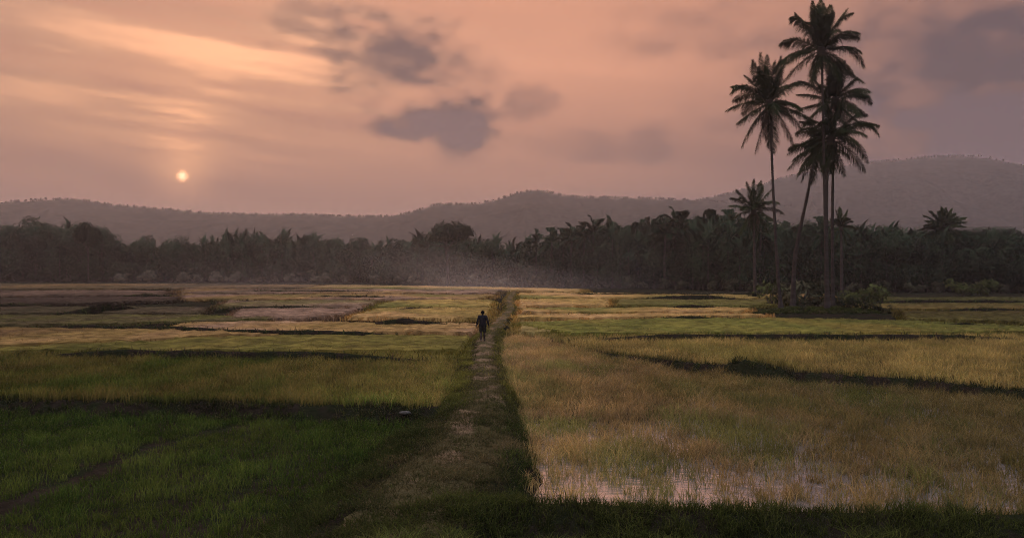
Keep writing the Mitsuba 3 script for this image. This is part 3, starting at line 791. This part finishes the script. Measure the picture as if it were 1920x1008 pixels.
rp = np.random.default_rng(21)
isl = lambda px, y: float(terrain(np.array([(px - CX) / F * y]), np.array([y]))[0]) - 0.1
T6 = lambda L: [(z6(*a), z6(*b)) for a, b in L]
T1 = lambda L: [(z1(*a), z1(*b)) for a, b in L]
palm('coconut_palm', 'tallest coconut palm, its crown topping the cluster on the islet', None, 84.0, [(1551, 582), (1549, 500), (1547, 400), (1545, 300), (1543, 200), (1541, 110)], (1540, 96),
     T6([((525, 15), (565, 300)), ((630, 0), (630, 280)), ((700, 40), (668, 290)), ((745, 60), (690, 310)), ((590, 60), (600, 300)), ((290, 190), (455, 290)), ((320, 150), (470, 330)), ((975, 180), (800, 290)), ((930, 110), (770, 330)),
         ((1060, 470), (870, 440)), ((1180, 770), (980, 560)), ((1100, 620), (930, 550)), ((1150, 965), (890, 790)), ((160, 990), (400, 740)), ((110, 790), (330, 610)), ((130, 530), (350, 480)),
         ((480, 990), (560, 760)), ((560, 960), (590, 780)), ((800, 1000), (730, 770)), ((1000, 900), (840, 720))]), rp, base_z=isl(1551, 84.0))
palm('coconut_palm', 'left coconut palm of the tall cluster, standing alone on a slightly curved trunk', None, 84.6, [(1465, 577), (1459, 520), (1454, 440), (1449, 340), (1446, 260), (1444, 205)], (1443, 196),
     T1([((370, 318), (400, 470)), ((440, 300), (440, 450)), ((500, 325), (475, 460)), ((335, 350), (375, 470)), ((530, 345), (490, 480)), ((200, 545), (300, 500)), ((215, 500), (320, 510)), ((193, 630), (310, 585)), ((285, 445), (350, 500)),
         ((240, 712), (340, 640)), ((280, 840), (350, 700)), ((355, 875), (400, 720)), ((430, 850), (430, 720)), ((610, 470), (545, 490)), ((620, 620), (540, 585)), ((700, 690), (580, 630)), ((575, 855), (520, 720)),
         ((610, 755), (540, 660)), ((480, 870), (462, 730))]), rp, base_z=isl(1465, 84.6))
palm('coconut_palm', 'coconut palm with its crown half hidden behind the tallest palm, the upper hidden one', None, 86.5, [(1562, 580), (1561, 480), (1561, 380), (1563, 280), (1566, 210)], (1566, 190),
     T1([((790, 365), (800, 480)), ((760, 400), (785, 490)), ((840, 420), (815, 490)), ((1040, 590), (940, 520)), ((1010, 550), (920, 540)), ((1000, 660), (900, 610)), ((600, 465), (700, 500)), ((590, 545), (700, 550)), ((560, 640), (690, 600)),
         ((930, 450), (870, 500)), ((690, 400), (745, 490)), ((860, 760), (830, 670)), ((960, 720), (880, 650))]), rp, base_z=isl(1562, 86.5))
palm('coconut_palm', 'lowest crown of the tall palm cluster with broad drooping fronds', None, 85.2, [(1553, 581), (1551, 500), (1550, 420), (1551, 340), (1557, 280)], (1558, 262),
     T1([((1055, 780), (950, 700)), ((1035, 730), (920, 720)), ((1022, 925), (930, 810)), ((990, 985), (890, 860)), ((870, 1005), (820, 880)), ((540, 970), (670, 850)), ((600, 1000), (700, 870)), ((545, 880), (680, 800)), ((590, 760), (690, 740)),
         ((620, 690), (710, 720)), ((700, 990), (750, 880)), ((960, 640), (880, 700)), ((800, 990), (790, 880))]), rp, extra=9, up=3, base_z=isl(1556, 85.2))
palm('coconut_palm', 'leaning coconut palm behind the cluster with a thin slanting trunk', None, 92.0, [(1487, 572), (1489, 500), (1496, 450), (1511, 380), (1523, 320), (1529, 290)], (1531, 285),
     [((1497, 335), (1512, 300)), ((1507, 340), (1520, 305)), ((1545, 338), (1542, 305)), ((1490, 300), (1510, 285)), ((1560, 320), (1548, 295)), ((1520, 345), (1526, 310))], rp, extra=5, up=3, size=0.8, trunk_r=(0.24, 0.12), nuts=0, base_z=0.0)
palm('coconut_palm', 'small lone coconut palm left of the tall cluster, in front of the wood', None, 128.0, [(1416, 560), (1415, 500), (1414, 440), (1413, 405)], (1413, 396),
     [((1395, 343), (1404, 365)), ((1413, 336), (1412, 362)), ((1425, 340), (1420, 365)), ((1432, 348), (1423, 370)), ((1368, 372), (1388, 376)), ((1380, 355), (1394, 370)), ((1363, 387), (1388, 387)), ((1372, 412), (1392, 398)), ((1446, 355), (1430, 372)),
      ((1464, 380), (1440, 378)), ((1466, 402), (1440, 390)), ((1455, 420), (1435, 403)), ((1385, 440), (1398, 415)), ((1400, 450), (1406, 420)), ((1424, 450), (1419, 420)), ((1440, 438), (1428, 412))], rp, extra=8, up=4, size=0.85, trunk_r=(0.26, 0.16), nuts=4, pairs=34, w=0.13, base_z=0.0)
palm('coconut_palm', 'short coconut palm behind the tall trunks, its crown just right of them', None, 150.0, [(1578, 552), (1578, 480), (1577, 435)], (1577, 428),
     [((1566, 392), (1572, 408)), ((1577, 388), (1577, 405)), ((1588, 393), (1583, 408)), ((1556, 410), (1566, 415)), ((1600, 415), (1589, 417)), ((1604, 430), (1590, 423)), ((1600, 455), (1588, 436)), ((1555, 445), (1566, 432)), ((1565, 460), (1571, 440)), ((1586, 462), (1582, 440))],
     rp, extra=6, up=3, size=0.75, trunk_r=(0.26, 0.18), nuts=0, pairs=26, w=0.18, base_z=0.0)
dp = [((CX + 810 + 46 * math.cos(a) * rp.uniform(0.75, 1.05), 432 - 46 * math.sin(a) * rp.uniform(0.8, 1.05) + 6 * (math.sin(a) < 0)), None) for a in np.radians(np.arange(-50, 231, 12))]
dp = [(t, (CX + 810 + (t[0] - CX - 810) * 0.5, 432 + (t[1] - 432) * 0.5 - 6)) for t, _ in dp]
palm('sugar_palm', 'round headed dark palm standing above the wood at the right', None, 170.0, [(1768, 549), (1769, 500), (1770, 440)], (1770, 432), dp, rp, extra=18, up=10, size=0.95, trunk_r=(0.34, 0.26), nuts=0, pairs=28, w=0.26, base_z=0.0)


# ------------------------------------------------------------------ trees of the wood's edge: kinds built once, then placed
def leaf_cloud(centres, radii, n, size, rng, col, flat=0.7, shell=0.6):
    """n leaf faces through a set of ellipsoidal clumps, denser towards each clump's outside"""
    centres, radii = np.asarray(centres, float), np.asarray(radii, float)
    wgt = radii[:, 0] * radii[:, 2]
    k = rng.choice(len(centres), n, p=wgt / wgt.sum())
    d = rng.normal(size=(n, 3))
    d /= np.linalg.norm(d, axis=1, keepdims=True)
    r = 1 - (1 - shell) * rng.uniform(0, 1, n) ** 1.5 + rng.normal(0, 0.10, n)
    p = centres[k] + d * radii[k] * r[:, None]
    nrm = d * 0.5 + rng.normal(0, 0.6, (n, 3)) + [0, 0, 0.5]
    nrm /= np.linalg.norm(nrm, axis=1, keepdims=True)
    a = np.cross(nrm, rng.normal(size=(n, 3)))
    a /= np.linalg.norm(a, axis=1, keepdims=True)
    b = np.cross(nrm, a)
    s = size * rng.uniform(0.6, 1.4, n)[:, None]
    v = np.stack([p - a * s, p - b * s * flat * 0.5, p + a * s, p + b * s * flat * 0.5], 1).reshape(-1, 3)
    i = (np.arange(n) * 4)[:, None]
    f = np.stack([i + [0, 1, 2], i + [0, 2, 3]], 1).reshape(-1, 3)
    tone = rng.uniform(0.45, 1.65, len(centres))[k] * rng.uniform(0.85, 1.15, n)
    c = np.repeat(np.array(col) * tone[:, None], 4, axis=0)
    return v, f, c


def limbs(base_r, top, clumps, rng, h0=0.35):
    parts = []
    P = np.array([[0, 0, -0.3], [0.1, 0.05, top * 0.3], [-0.1, 0.1, top * 0.6], [0.05, 0, top * 0.85]])
    v, f = tube(P, np.linspace(base_r, base_r * 0.35, 4), 7)
    parts.append((v, f, np.ones(3)))
    for c in clumps:
        t = rng.uniform(h0, 0.7)
        a = np.array([np.interp(t, [0, .3, .6, .85], P[:, k]) for k in range(3)])
        v, f = tube([a, (a + c) / 2 + [0, 0, -0.2], c], [base_r * 0.35, base_r * 0.22, base_r * 0.08], 5)
        parts.append((v, f, np.ones(3)))
    v, f, _ = join(parts)
    return v, f


LEAFC = (0.036, 0.055, 0.028)


def crown_ply(crown, centres):
    """a crown whose leaves are shaded with the soft normals of the clumps they belong to"""
    v, f, c = crown
    from scipy.spatial import cKDTree
    cs = np.asarray(centres, float)
    _, k = cKDTree(cs).query(v)
    d1 = v - cs[k]
    d2 = v - (cs.mean(0) - [0, 0, 1.0])
    u = lambda a: a / (np.linalg.norm(a, axis=1, keepdims=True) + 1e-9)
    N = u(0.75 * u(d1) + 0.45 * u(d2) + [0, 0, 0.25] + np.repeat(np.random.default_rng(9).normal(0, 0.10, (len(v) // 4 + 1, 3)), 4, axis=0)[:len(v)])
    path = meshkit.write_ply((v, f), False, None, np.clip(c, 0.002, 0.9), normals=N)
    return dict(type='ply', filename=path, face_normals=False, bsdf=dict(type='ref', id='leaf'))




def make_broad(h, wd, rng, n=2600, size=0.34, col=LEAFC, dome=False):
    m = 14
    cs, rs = [], []
    for k in range(m):
        a, t = rng.uniform(0, 2 * np.pi), rng.uniform(0, 1)
        zc = h * (0.22 + 0.68 * t)
        rr = wd * 0.5 * (1 - 0.55 * t ** 2 * (not dome)) * rng.uniform(0.2, 0.8)
        if dome:
            rr = wd * 0.5 * math.sqrt(rng.uniform(0.02, 0.72))
            zc = h * (0.46 + 0.42 * math.sqrt(1 - (rr / (wd * .5)) ** 2) * rng.uniform(.75, 1))
        cs.append([rr * math.cos(a), rr * math.sin(a), zc])
        q_ = wd * rng.uniform(0.14, 0.26)
        rs.append([q_, q_, q_ * rng.uniform(0.7, 1.1) * (0.55 if dome else 1)])
    crown = leaf_cloud(cs, rs, n, size, rng, col)
    return limbs(0.028 * h, h, cs[:7], rng), crown, cs


def make_ragged(h, rng, n=1500, col=LEAFC):
    """slender stems with plumes of big upright leaves, as young teak or bananas show from afar"""
    cs, rs, stems = [], [], []
    for k in range(5):
        x, y = rng.normal(0, 1.3, 2)
        hk = h * rng.uniform(0.66, 1.0)
        stems.append((x, y, hk))
        for t in np.linspace(0.2, 0.84, 5):
            q_ = (0.75 + 0.75 * math.sin(t * 3.3)) * rng.uniform(0.7, 1.1)
            cs.append([x + rng.normal(0, 0.35), y + rng.normal(0, 0.35), hk * t])
            rs.append([q_, q_, q_ * 0.9])
    crown = leaf_cloud(cs, rs, n, 0.42, rng, col, flat=0.6, shell=0.4)
    plume = []
    for x, y, hk in stems:
        m = 15
        az = rng.uniform(0, 2 * np.pi, m)
        plume.append(blades(np.full(m, x), np.full(m, y), hk * rng.uniform(0.66, 0.9, m), rng.uniform(1.3, 2.7, m), rng.uniform(0.35, 0.65, m), az, np.abs(rng.normal(0.5, 0.35, m)),
                            np.tile(np.array(col), (m, 1)), np.tile(np.array(col) * 1.1, (m, 1)), rng))
    crown = join([crown] + plume)
    tr = join([(*tube([[x, y, -0.3], [x * 1.05, y, hk * 0.5], [x, y, hk * 0.9]], [0.14, 0.11, 0.06], 5), np.ones(3)) for x, y, hk in stems])[:2]
    return tr, crown, cs


def make_palmy(h, rng, col=LEAFC):
    fr = []
    c0 = np.array([0, 0, h * 0.80])
    for k in range(17):
        az, el = rng.uniform(0, 2 * np.pi), rng.uniform(-0.6, 1.35)
        L = rng.uniform(2.7, 3.9)
        hd = np.array([math.cos(az), math.sin(az), 0])
        a = c0 + hd * L * math.cos(el) + [0, 0, L * math.sin(el) - 0.2 * L]
        b = c0 + hd * L * 0.5 * math.cos(el * 1.1) + [0, 0, L * 0.55 * math.sin(el) + 0.06 * L]
        fr.append(frond(c0, b, a, rng, pairs=15, lmax=0.9, w=0.26, col=col))
    cs = [[rng.normal(0, 1.5), rng.normal(0, 1.0), h * rng.uniform(0.12, 0.5)] for _ in range(7)]
    fr.append(leaf_cloud(cs, [[1.3, 1.3, 1.2]] * 7, 420, 0.36, rng, col))
    crown = join(fr)
    tr = tube([[0, 0, -0.3], [0.2, 0, h * 0.4], c0], [0.24, 0.18, 0.14], 7)
    return tr, crown, None


def make_shrub(rng, col, n=420, h=2.6, wd=3.2, size=0.22):
    cs = [[rng.normal(0, wd * 0.22), rng.normal(0, wd * 0.2), h * rng.uniform(0.2, 0.72)] for _ in range(8)]
    rs = [[wd * 0.2, wd * 0.2, h * 0.2]] * 8
    crown = leaf_cloud(cs, rs, n, size, rng, col)
    st = join([(*tube([[0.1 * k, 0, -0.2], np.array(c) * [0.5, 0.5, 0.6], c], [0.05, 0.04, 0.015], 4), np.ones(3)) for k, c in enumerate(cs[:6])])[:2]
    return st, crown, cs


rt = np.random.default_rng(33)
KINDS = {'broad': [make_broad(10, 9, rt) for _ in range(4)], 'ragged': [make_ragged(10, rt) for _ in range(4)], 'palmy': [make_palmy(10, rt) for _ in range(4)],
         'dome': [make_broad(10, 11, rt, n=3600, size=0.30, dome=True, col=(0.042, 0.046, 0.026))]}
PLY = {k: [(mikit.ply(t, 'bark', smooth=50), cply(*c, 'leaf') if cs is None else crown_ply(c, cs)) for t, c, cs in L] for k, L in KINDS.items()}
SHR = {'dull': [make_shrub(rt, (0.075, 0.075, 0.040)) for _ in range(3)], 'bright': [make_shrub(rt, (0.075, 0.088, 0.028)) for _ in range(3)], 'dark': [make_shrub(rt, (0.03, 0.036, 0.018)) for _ in range(2)],
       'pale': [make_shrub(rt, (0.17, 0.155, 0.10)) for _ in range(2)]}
SPLY = {k: [(mikit.ply(t, 'bark', smooth=50), cply(*c, 'leaf') if cs is None else crown_ply(c, cs)) for t, c, cs in L] for k, L in SHR.items()}


def place(name, cat, pair, x, y, z, sx, sz, rot, label, group=None):
    key = key_for(name)
    M = T().translate([float(x), float(y), float(z)]).rotate([0, 0, 1], float(rot)).scale([float(sx), float(sx), float(sz)])
    scene[f'{key}__trunk'] = {**pair[0], 'to_world': M}
    scene[f'{key}__crown'] = {**pair[1], 'to_world': M}
    tagk(key, label, cat, group)
    return key


TOPS = np.array([(-100, 412), (0, 415), (60, 412), (130, 420), (200, 428), (215, 442), (240, 450), (300, 447), (340, 447), (380, 440), (410, 435), (480, 431), (550, 434), (600, 437), (640, 442), (700, 452), (740, 452), (790, 437), (885, 438), (930, 450),
                 (960, 445), (1000, 443), (1050, 434), (1080, 425), (1120, 421), (1170, 418), (1200, 408), (1250, 402), (1290, 396), (1340, 394), (1370, 402), (1480, 420), (1600, 416), (1650, 416), (1700, 424), (1760, 430), (1830, 428), (1870, 424), (1920, 432), (2050, 430)], float)
FOOT = np.array([(-100, 527), (0, 528), (600, 530), (1000, 538), (1400, 546), (1920, 550), (2050, 551)], float)


def front_y(px):
    return CAMZ * F / (np.interp(px, FOOT[:, 0], FOOT[:, 1]) - HOR)


SECT = [  # right limit in the photograph, where it stands, kinds
    (45, 'dark bushy tree at the very left end of the wood', ['broad', 'broad', 'ragged']), (130, 'dark bushy tree in the wood left of the flat-topped tree', ['broad', 'broad', 'ragged']),
    (215, 'dark bushy tree in the wood beside the small flat-topped tree', ['broad', 'ragged']), (300, 'ragged tree in the dip of the wood right of the flat-topped tree', ['ragged', 'broad']),
    (385, 'hazy ragged tree in the wood straight below the sun', ['ragged', 'ragged', 'broad']), (470, 'hazy ragged tree in the wood just right of the sun', ['ragged', 'ragged', 'broad']),
    (560, 'plume-topped tree in the middle of the left wood', ['ragged']), (650, 'plume-topped tree where the left wood starts to sink towards the domed tree', ['ragged', 'ragged', 'broad']),
    (735, 'low hazy tree in the dip well left of the domed tree', ['ragged', 'broad']), (800, 'hazy tree just left of the large domed tree', ['ragged', 'broad']),
    (880, 'smoke-veiled tree beneath the large domed tree', ['broad', 'broad', 'ragged']), (965, 'low smoke-veiled tree just right of the domed tree above the path end', ['ragged', 'broad']),
    (1050, 'low palmy tree where the right wood begins to rise', ['palmy', 'ragged']), (1130, 'palmy tree on the rising part of the right wood', ['palmy', 'ragged', 'palmy']),
    (1210, 'feathery palm-topped tree below the saddle between ridge and mountain', ['palmy', 'palmy', 'ragged']), (1300, 'feathery palm-topped tree on the high part of the right wood', ['palmy', 'palmy', 'ragged']),
    (1390, 'feathery palm-topped tree just left of the small lone palm', ['palmy', 'palmy', 'ragged']), (1470, 'dim tree between the small lone palm and the left tall trunk', ['broad', 'palmy', 'ragged']),
    (1550, 'dim tree seen between the tall palm trunks', ['broad', 'palmy', 'ragged']), (1630, 'dim tree just right of the tall palm trunks', ['broad', 'ragged']),
    (1715, 'dark tree between the tall palms and the round headed palm', ['broad', 'broad', 'ragged']), (1825, 'dark tree around the foot of the round headed palm', ['broad', 'broad', 'ragged']),
    (9999, 'dark tree at the right end of the wood', ['broad', 'broad', 'ragged'])]


def section(px):
    for lim, lab, ks in SECT:
        if px < lim:
            return lab, lab.replace('tree ', 'trees ', 1), ks


for px in np.arange(-60, 2000, 21.0):
    px = px + rt.uniform(-7, 7)
    lab, grp, ks = section(px)
    y = front_y(px) + rt.uniform(3, 8)
    top = np.interp(px, TOPS[:, 0], TOPS[:, 1]) + rt.uniform(-9, 14)
    h = (HOR - top) / F * y + CAMZ
    kk = ks[rt.integers(len(ks))]
    pr = PLY[kk][rt.integers(len(PLY[kk]))]
    place('palm_topped_tree' if kk == 'palmy' else 'tree', 'tree', pr, (px - CX) / F * y, y, 0, h / 10 * rt.uniform(0.8, 1.05), h / 10, rt.uniform(0, 360), lab, grp)
# the wood behind them: one mass
for kk, prs in PLY.items():
    if kk != 'dome':
        for j, pr in enumerate(prs):
            scene[f'wood_kind_{kk}_{j}'] = dict(type='shapegroup', trunk=pr[0], crown=pr[1])
n = 0
for row in range(4):
    for px in np.arange(-120, 2060, 26.0):
        px = px + rt.uniform(-10, 10)
        y = front_y(px) + 12 + row * 9 + rt.uniform(-4, 4)
        top = np.interp(px, TOPS[:, 0], TOPS[:, 1]) + rt.uniform(5, 24)
        h = (HOR - top) / F * y + CAMZ
        ks = section(px)[2]
        kk = ks[rt.integers(len(ks))]
        n += 1
        scene[f'wood__{n:03d}'] = dict(type='instance', g=dict(type='ref', id=f'wood_kind_{kk}_{rt.integers(len(PLY[kk]))}'),
                                       to_world=T().translate([float((px - CX) / F * y), float(y), 0]).rotate([0, 0, 1], float(rt.uniform(0, 360))).scale([float(h / 10 * 0.95), float(h / 10 * 0.95), float(h / 10)]))
labels['wood'] = dict(kind='stuff', label='dark mass of trees behind the edge of the plain', category='wood')

# single trees that stand out
y = 215.0
place('domed_tree', 'tree', PLY['dome'][0], (838 - CX) / F * y, y, 0, 1.25, ((HOR - 411) / F * y + CAMZ) / 9.6, 20, 'large dome-crowned tree standing above the wood left of the path')
y = 240.0
place('domed_tree', 'tree', PLY['dome'][0], (166 - CX) / F * y, y, 0, 0.75, ((HOR - 413) / F * y + CAMZ) / 9.6, 140, 'small flat-topped tree poking out of the dark wood at the left')

# shrubs along the wood's foot and on the islet
rs_ = np.random.default_rng(44)
for px in np.arange(-40, 1960, 37.0):
    px = px + rs_.uniform(-15, 15)
    y = front_y(px) + rs_.uniform(-1.5, 2.5)
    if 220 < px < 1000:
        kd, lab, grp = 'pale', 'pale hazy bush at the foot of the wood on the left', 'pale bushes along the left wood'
    elif px <= 220:
        kd, lab, grp = 'dark', 'dark bush at the foot of the wood at the far left', 'dark bushes at the far left'
    elif px < 1400:
        kd, lab, grp = 'dull', 'dull bush at the foot of the wood right of the path', 'dull bushes right of the path'
    else:
        kd, lab, grp = 'dull', 'dull bush at the foot of the wood behind or beyond the palms', 'dull bushes on the right'
    k = rs_.uniform(0.7, 1.3)
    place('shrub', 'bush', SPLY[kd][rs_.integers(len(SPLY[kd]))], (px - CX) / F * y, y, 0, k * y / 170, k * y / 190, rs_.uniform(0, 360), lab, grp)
for px, py, y, k, kd, lab in [(1448, 560, 100, 1.35, 'bright', 'yellow green bush between the small lone palm and the left tall palm'), (1500, 570, 97, 1.5, 'dull', 'olive bush behind the two left tall trunks'),
                              (1535, 575, 99, 1.3, 'dark', 'dark bush between the palm trunks'), (1612, 560, 104, 1.25, 'bright', 'yellow green bush just right of the tall trunks'), (1650, 565, 102, 1.1, 'bright', 'rounded green bush at the right end of the islet'),
                              (1800, 560, 138, 1.4, 'bright', 'yellow green bush at the foot of the dark right wood'), (1850, 560, 140, 1.3, 'bright', 'light green bush near the right picture edge'),
                              (1585, 580, 85.5, 0.55, 'dark', 'low dark scrub on the islet just right of the tallest trunk'), (1612, 585, 84.5, 0.6, 'dark', 'low dark scrub in the middle of the islet'), (1640, 585, 84.8, 0.5, 'dark', 'low dark scrub at the right of the islet'),
                              (1660, 585, 84.4, 0.4, 'dark', 'lowest dark scrub where the islet ends'), (1500, 580, 84.6, 0.3, 'dark', 'tiny dark scrub between the two foremost palm feet'), (1418, 560, 127, 0.5, 'dark', 'dark scrub around the foot of the small lone palm')]:
    x = (px - CX) / F * y
    place('shrub', 'bush', SPLY[kd][rs_.integers(len(SPLY[kd]))], x, y, float(terrain(np.array([x]), np.array([float(y)]))[0]) - 0.05, k, k, rs_.uniform(0, 360), lab)


# ------------------------------------------------------------------ person walking on the path
def ball(c, r):
    s = m3.Manifold.sphere(r, 16)
    return s.translate([float(a) for a in c])


def bones(segs):
    out = m3.Manifold()
    for a, ra, b, rb in segs:
        out = out + m3.Manifold.batch_hull([ball(a, ra), ball(b, rb)])
    return out


def smooth_mesh(man, edge, it=8):
    mm = man.refine_to_length(edge).to_mesh()
    m = trimesh.Trimesh(mm.vert_properties[:, :3], mm.tri_verts, process=True)
    trimesh.smoothing.filter_taubin(m, iterations=it)
    return m


def person():
    key = 'person'
    # local frame: x right, y forward (away from the camera), z up; 1.68 m tall
    hips, neck, head = [(-0.09, 0, 0.88), (0.09, 0, 0.88)], (0, 0.01, 1.42), (0.0, 0.03, 1.56)
    body = []
    for sx in (-1, 1):
        hip, knee, ank = (0.09 * sx, 0, 0.88), (0.095 * sx, 0.05 if sx > 0 else 0.02, 0.47), (0.085 * sx, -0.10 if sx < 0 else 0.06, 0.085)
        toe = (ank[0] + 0.02 * sx, ank[1] + 0.17, 0.03)
        heel = (ank[0], ank[1] - 0.03, 0.035)
        calf = tuple(np.array(knee) * 0.65 + np.array(ank) * 0.35 + [0, -0.02, 0])
        body += [(hip, 0.085, knee, 0.066), (knee, 0.064, calf, 0.064), (calf, 0.064, ank, 0.045), (ank, 0.045, heel, 0.042), (heel, 0.042, toe, 0.034), (ank, 0.04, toe, 0.03)]
        sh, elb, wr = (0.195 * sx, 0.0, 1.36), (0.285 * sx, -0.03, 1.09), (0.335 * sx, 0.03, 0.85)
        body += [((0, 0, 1.36), 0.075, sh, 0.06), (sh, 0.055, elb, 0.042), (elb, 0.041, wr, 0.027)]
        # hand: palm, four fingers, thumb, slightly curled
        w0 = np.array(wr)
        palm_c = w0 + [0.008 * sx, 0.01, -0.065]
        body += [(wr, 0.025, tuple(palm_c + [0, -0.022, 0]), 0.019), (wr, 0.025, tuple(palm_c + [0, 0.022, 0]), 0.019), (tuple(palm_c + [0, -0.022, 0]), 0.019, tuple(palm_c + [0, 0.026, 0.005]), 0.018)]
        for q_, ln in zip((-0.033, -0.012, 0.010, 0.031), (0.062, 0.075, 0.08, 0.072)):
            a = palm_c + [0, q_, -0.012]
            b = a + [-0.004 * sx, 0.002, -ln * 0.55]
            d = b + [-0.018 * sx, 0.004, -ln * 0.45]
            body += [(tuple(a), 0.010, tuple(b), 0.009), (tuple(b), 0.009, tuple(d), 0.0075)]
        a = w0 + [0, 0.03, -0.035]
        b = a + [-0.01 * sx, 0.028, -0.03]
        body += [(tuple(a), 0.012, tuple(b), 0.010), (tuple(b), 0.010, tuple(b + [-0.008 * sx, 0.008, -0.028]), 0.008)]
    body += [((-0.08, 0, 0.9), 0.1, (0.08, 0, 0.9), 0.1), ((0, 0, 0.92), 0.12, (0, 0.0, 1.1), 0.115), ((0, 0, 1.1), 0.10, (0, 0, 1.3), 0.105), ((-0.09, 0, 1.28), 0.095, (0.09, 0, 1.28), 0.095),
             ((0, 0, 1.34), 0.07, neck, 0.052), (neck, 0.05, (0, 0.02, 1.49), 0.052), (head, 0.088, (0, 0.01, 1.585), 0.09), (head, 0.08, (0, 0.06, 1.50), 0.05),
             ((0, 0.10, 1.55), 0.014, (0, 0.122, 1.525), 0.016), ((-0.088, 0.02, 1.56), 0.014, (-0.09, 0.015, 1.53), 0.012), ((0.088, 0.02, 1.56), 0.014, (0.09, 0.015, 1.53), 0.012)]
    b = smooth_mesh(bones(body), 0.014, 4)
    shirt = [((-0.075, 0, 0.86), 0.118, (0.075, 0, 0.86), 0.118), ((-0.045, 0, 0.88), 0.130, (-0.06, 0, 1.25), 0.138), ((0.045, 0, 0.88), 0.130, (0.06, 0, 1.25), 0.138), ((-0.1, 0, 1.29), 0.122, (0.1, 0, 1.29), 0.122), ((0, 0, 1.0), 0.14, (0, 0, 1.31), 0.148), ((0, 0, 1.33), 0.085, (0, 0, 1.38), 0.07)]
    for sx in (-1, 1):
        sh, elb, wr = (0.195 * sx, 0.0, 1.36), (0.285 * sx, -0.03, 1.09), (0.330 * sx, 0.02, 0.885)
        shirt += [((0.07 * sx, 0, 1.36), 0.08, sh, 0.072), (sh, 0.07, elb, 0.056), (elb, 0.055, wr, 0.042)]
    sm = smooth_mesh(bones(shirt), 0.02, 6)
    short = [((-0.09, 0, 0.9), 0.125, (0.09, 0, 0.9), 0.125)]
    for sx in (-1, 1):
        short += [((0.085 * sx, 0, 0.88), 0.12, (0.10 * sx, 0.04 if sx > 0 else 0.02, 0.52), 0.095)]
    st = bones(short)
    st = st.trim_by_plane([0, 0, 1], 0.50)
    stm = smooth_mesh(st, 0.02, 5)
    hair = trimesh.creation.icosphere(3, 1.0)
    hair.vertices *= [0.103, 0.112, 0.108]
    hair.vertices *= (0.93 + 0.16 * meshkit.fbm(hair.vertices * 40, 2, 6))[:, None]
    hm = hair.slice_plane([0, 0.055, -0.02], [0, -0.85, 0.55], cap=True)
    hm.apply_translation([0, 0.012, 1.585])
    px, py = at(905, 640, PZ)
    gz = float(terrain(np.array([px]), np.array([py]))[0]) + 0.05
    M = T().translate([float(px), float(py), gz]).rotate([0, 0, 1], -3)
    for nm, m, bs in (('body', b, 'skin'), ('shirt', sm, 'shirt_cloth'), ('shorts', stm, 'shorts_cloth'), ('hair', hm, 'hair_black')):
        scene[f'{key}__{nm}'] = {**mikit.ply(m, bs, smooth=True), 'to_world': M}
    tagk(key, 'person in a dark shirt and knee-length shorts walking along the footpath', 'person')


scene['skin'] = dict(type='principled', base_color=rgb(0.05, 0.032, 0.024), roughness=0.6)
scene['shirt_cloth'] = dict(type='twosided', bsdf=dict(type='diffuse', reflectance=rgb(0.032, 0.032, 0.040)))
scene['shorts_cloth'] = dict(type='twosided', bsdf=dict(type='diffuse', reflectance=rgb(0.035, 0.038, 0.036)))
scene['hair_black'] = dict(type='twosided', bsdf=dict(type='diffuse', reflectance=rgb(0.012, 0.011, 0.01)))
person()

# ------------------------------------------------------------------ smoke drifting low before the wood: one bank of thicker air that thins out to nothing at its edges
sx_, sz_ = np.linspace(-105, 62, 130), np.concatenate([np.linspace(0.25, 9, 24), np.linspace(9.6, 20, 16)])
SX, SZ = np.meshgrid(sx_, sz_)
core = np.exp(-((SX + 12) / 22) ** 2) + 0.30 * np.exp(-((SX + 52) / 30) ** 2) + 0.30 * np.exp(-((SX - 24) / 20) ** 2)
wisp = sstep(0.18, 0.75, vfbm(SX + 2.5 * SZ, SZ * 3.2, 26.0, 4, 61)) * 1.15 + 0.12
TH = 62 * np.minimum(core * np.exp(-((SZ + 1.0) / 6.2) ** 1.3) * wisp, 1.05) * sstep(-105, -75, SX) * sstep(62, 40, SX) * sstep(20, 11, SZ) + 0.01
n_ = SX.size
ii = np.arange(n_).reshape(SX.shape)
quad = lambda a, b, c, d: np.stack([a, b, c, d], -1).reshape(-1, 4)
front = quad(ii[:-1, :-1], ii[:-1, 1:], ii[1:, 1:], ii[1:, :-1])
labels['smoke'] = dict(kind='stuff', label='thin smoke drifting low before the wood left of the path', category='smoke')
for k, (T2, sig) in enumerate(((TH, 0.0062),)):
    SV = np.vstack([np.stack([SX, 188 - T2 * 0.55, SZ + 0.15 * k], -1).reshape(-1, 3), np.stack([SX, 188 + T2 * 0.45, SZ + 0.15 * k], -1).reshape(-1, 3)])
    fr = front[(T2.ravel()[front] > 0.6).all(1)]                    # no film-thin rims
    edges = np.vstack([fr[:, [a, (a + 1) % 4]] for a in range(4)])
    have = set(map(tuple, edges))
    rim = np.array([e for e in map(tuple, edges) if (e[1], e[0]) not in have])
    SF = np.vstack([fr, fr[:, ::-1] + n_, quad(rim[:, 1], rim[:, 0], rim[:, 0] + n_, rim[:, 1] + n_)])
    keep_v = np.unique(SF)
    remap = np.zeros(2 * n_, int)
    remap[keep_v] = np.arange(len(keep_v))
    scene[f'smoke_air_{k}'] = dict(type='homogeneous', albedo=rgb(0.95, 0.95, 0.95), sigma_t=sig, phase=dict(type='hg', g=0.5))
    scene[f'smoke__{k + 1:03d}'] = mikit.ply((SV[keep_v], remap[SF]), 'clear', smooth=False, interior=dict(type='ref', id=f'smoke_air_{k}'), exterior=dict(type='ref', id='air' if k == 0 else 'smoke_air_0'))
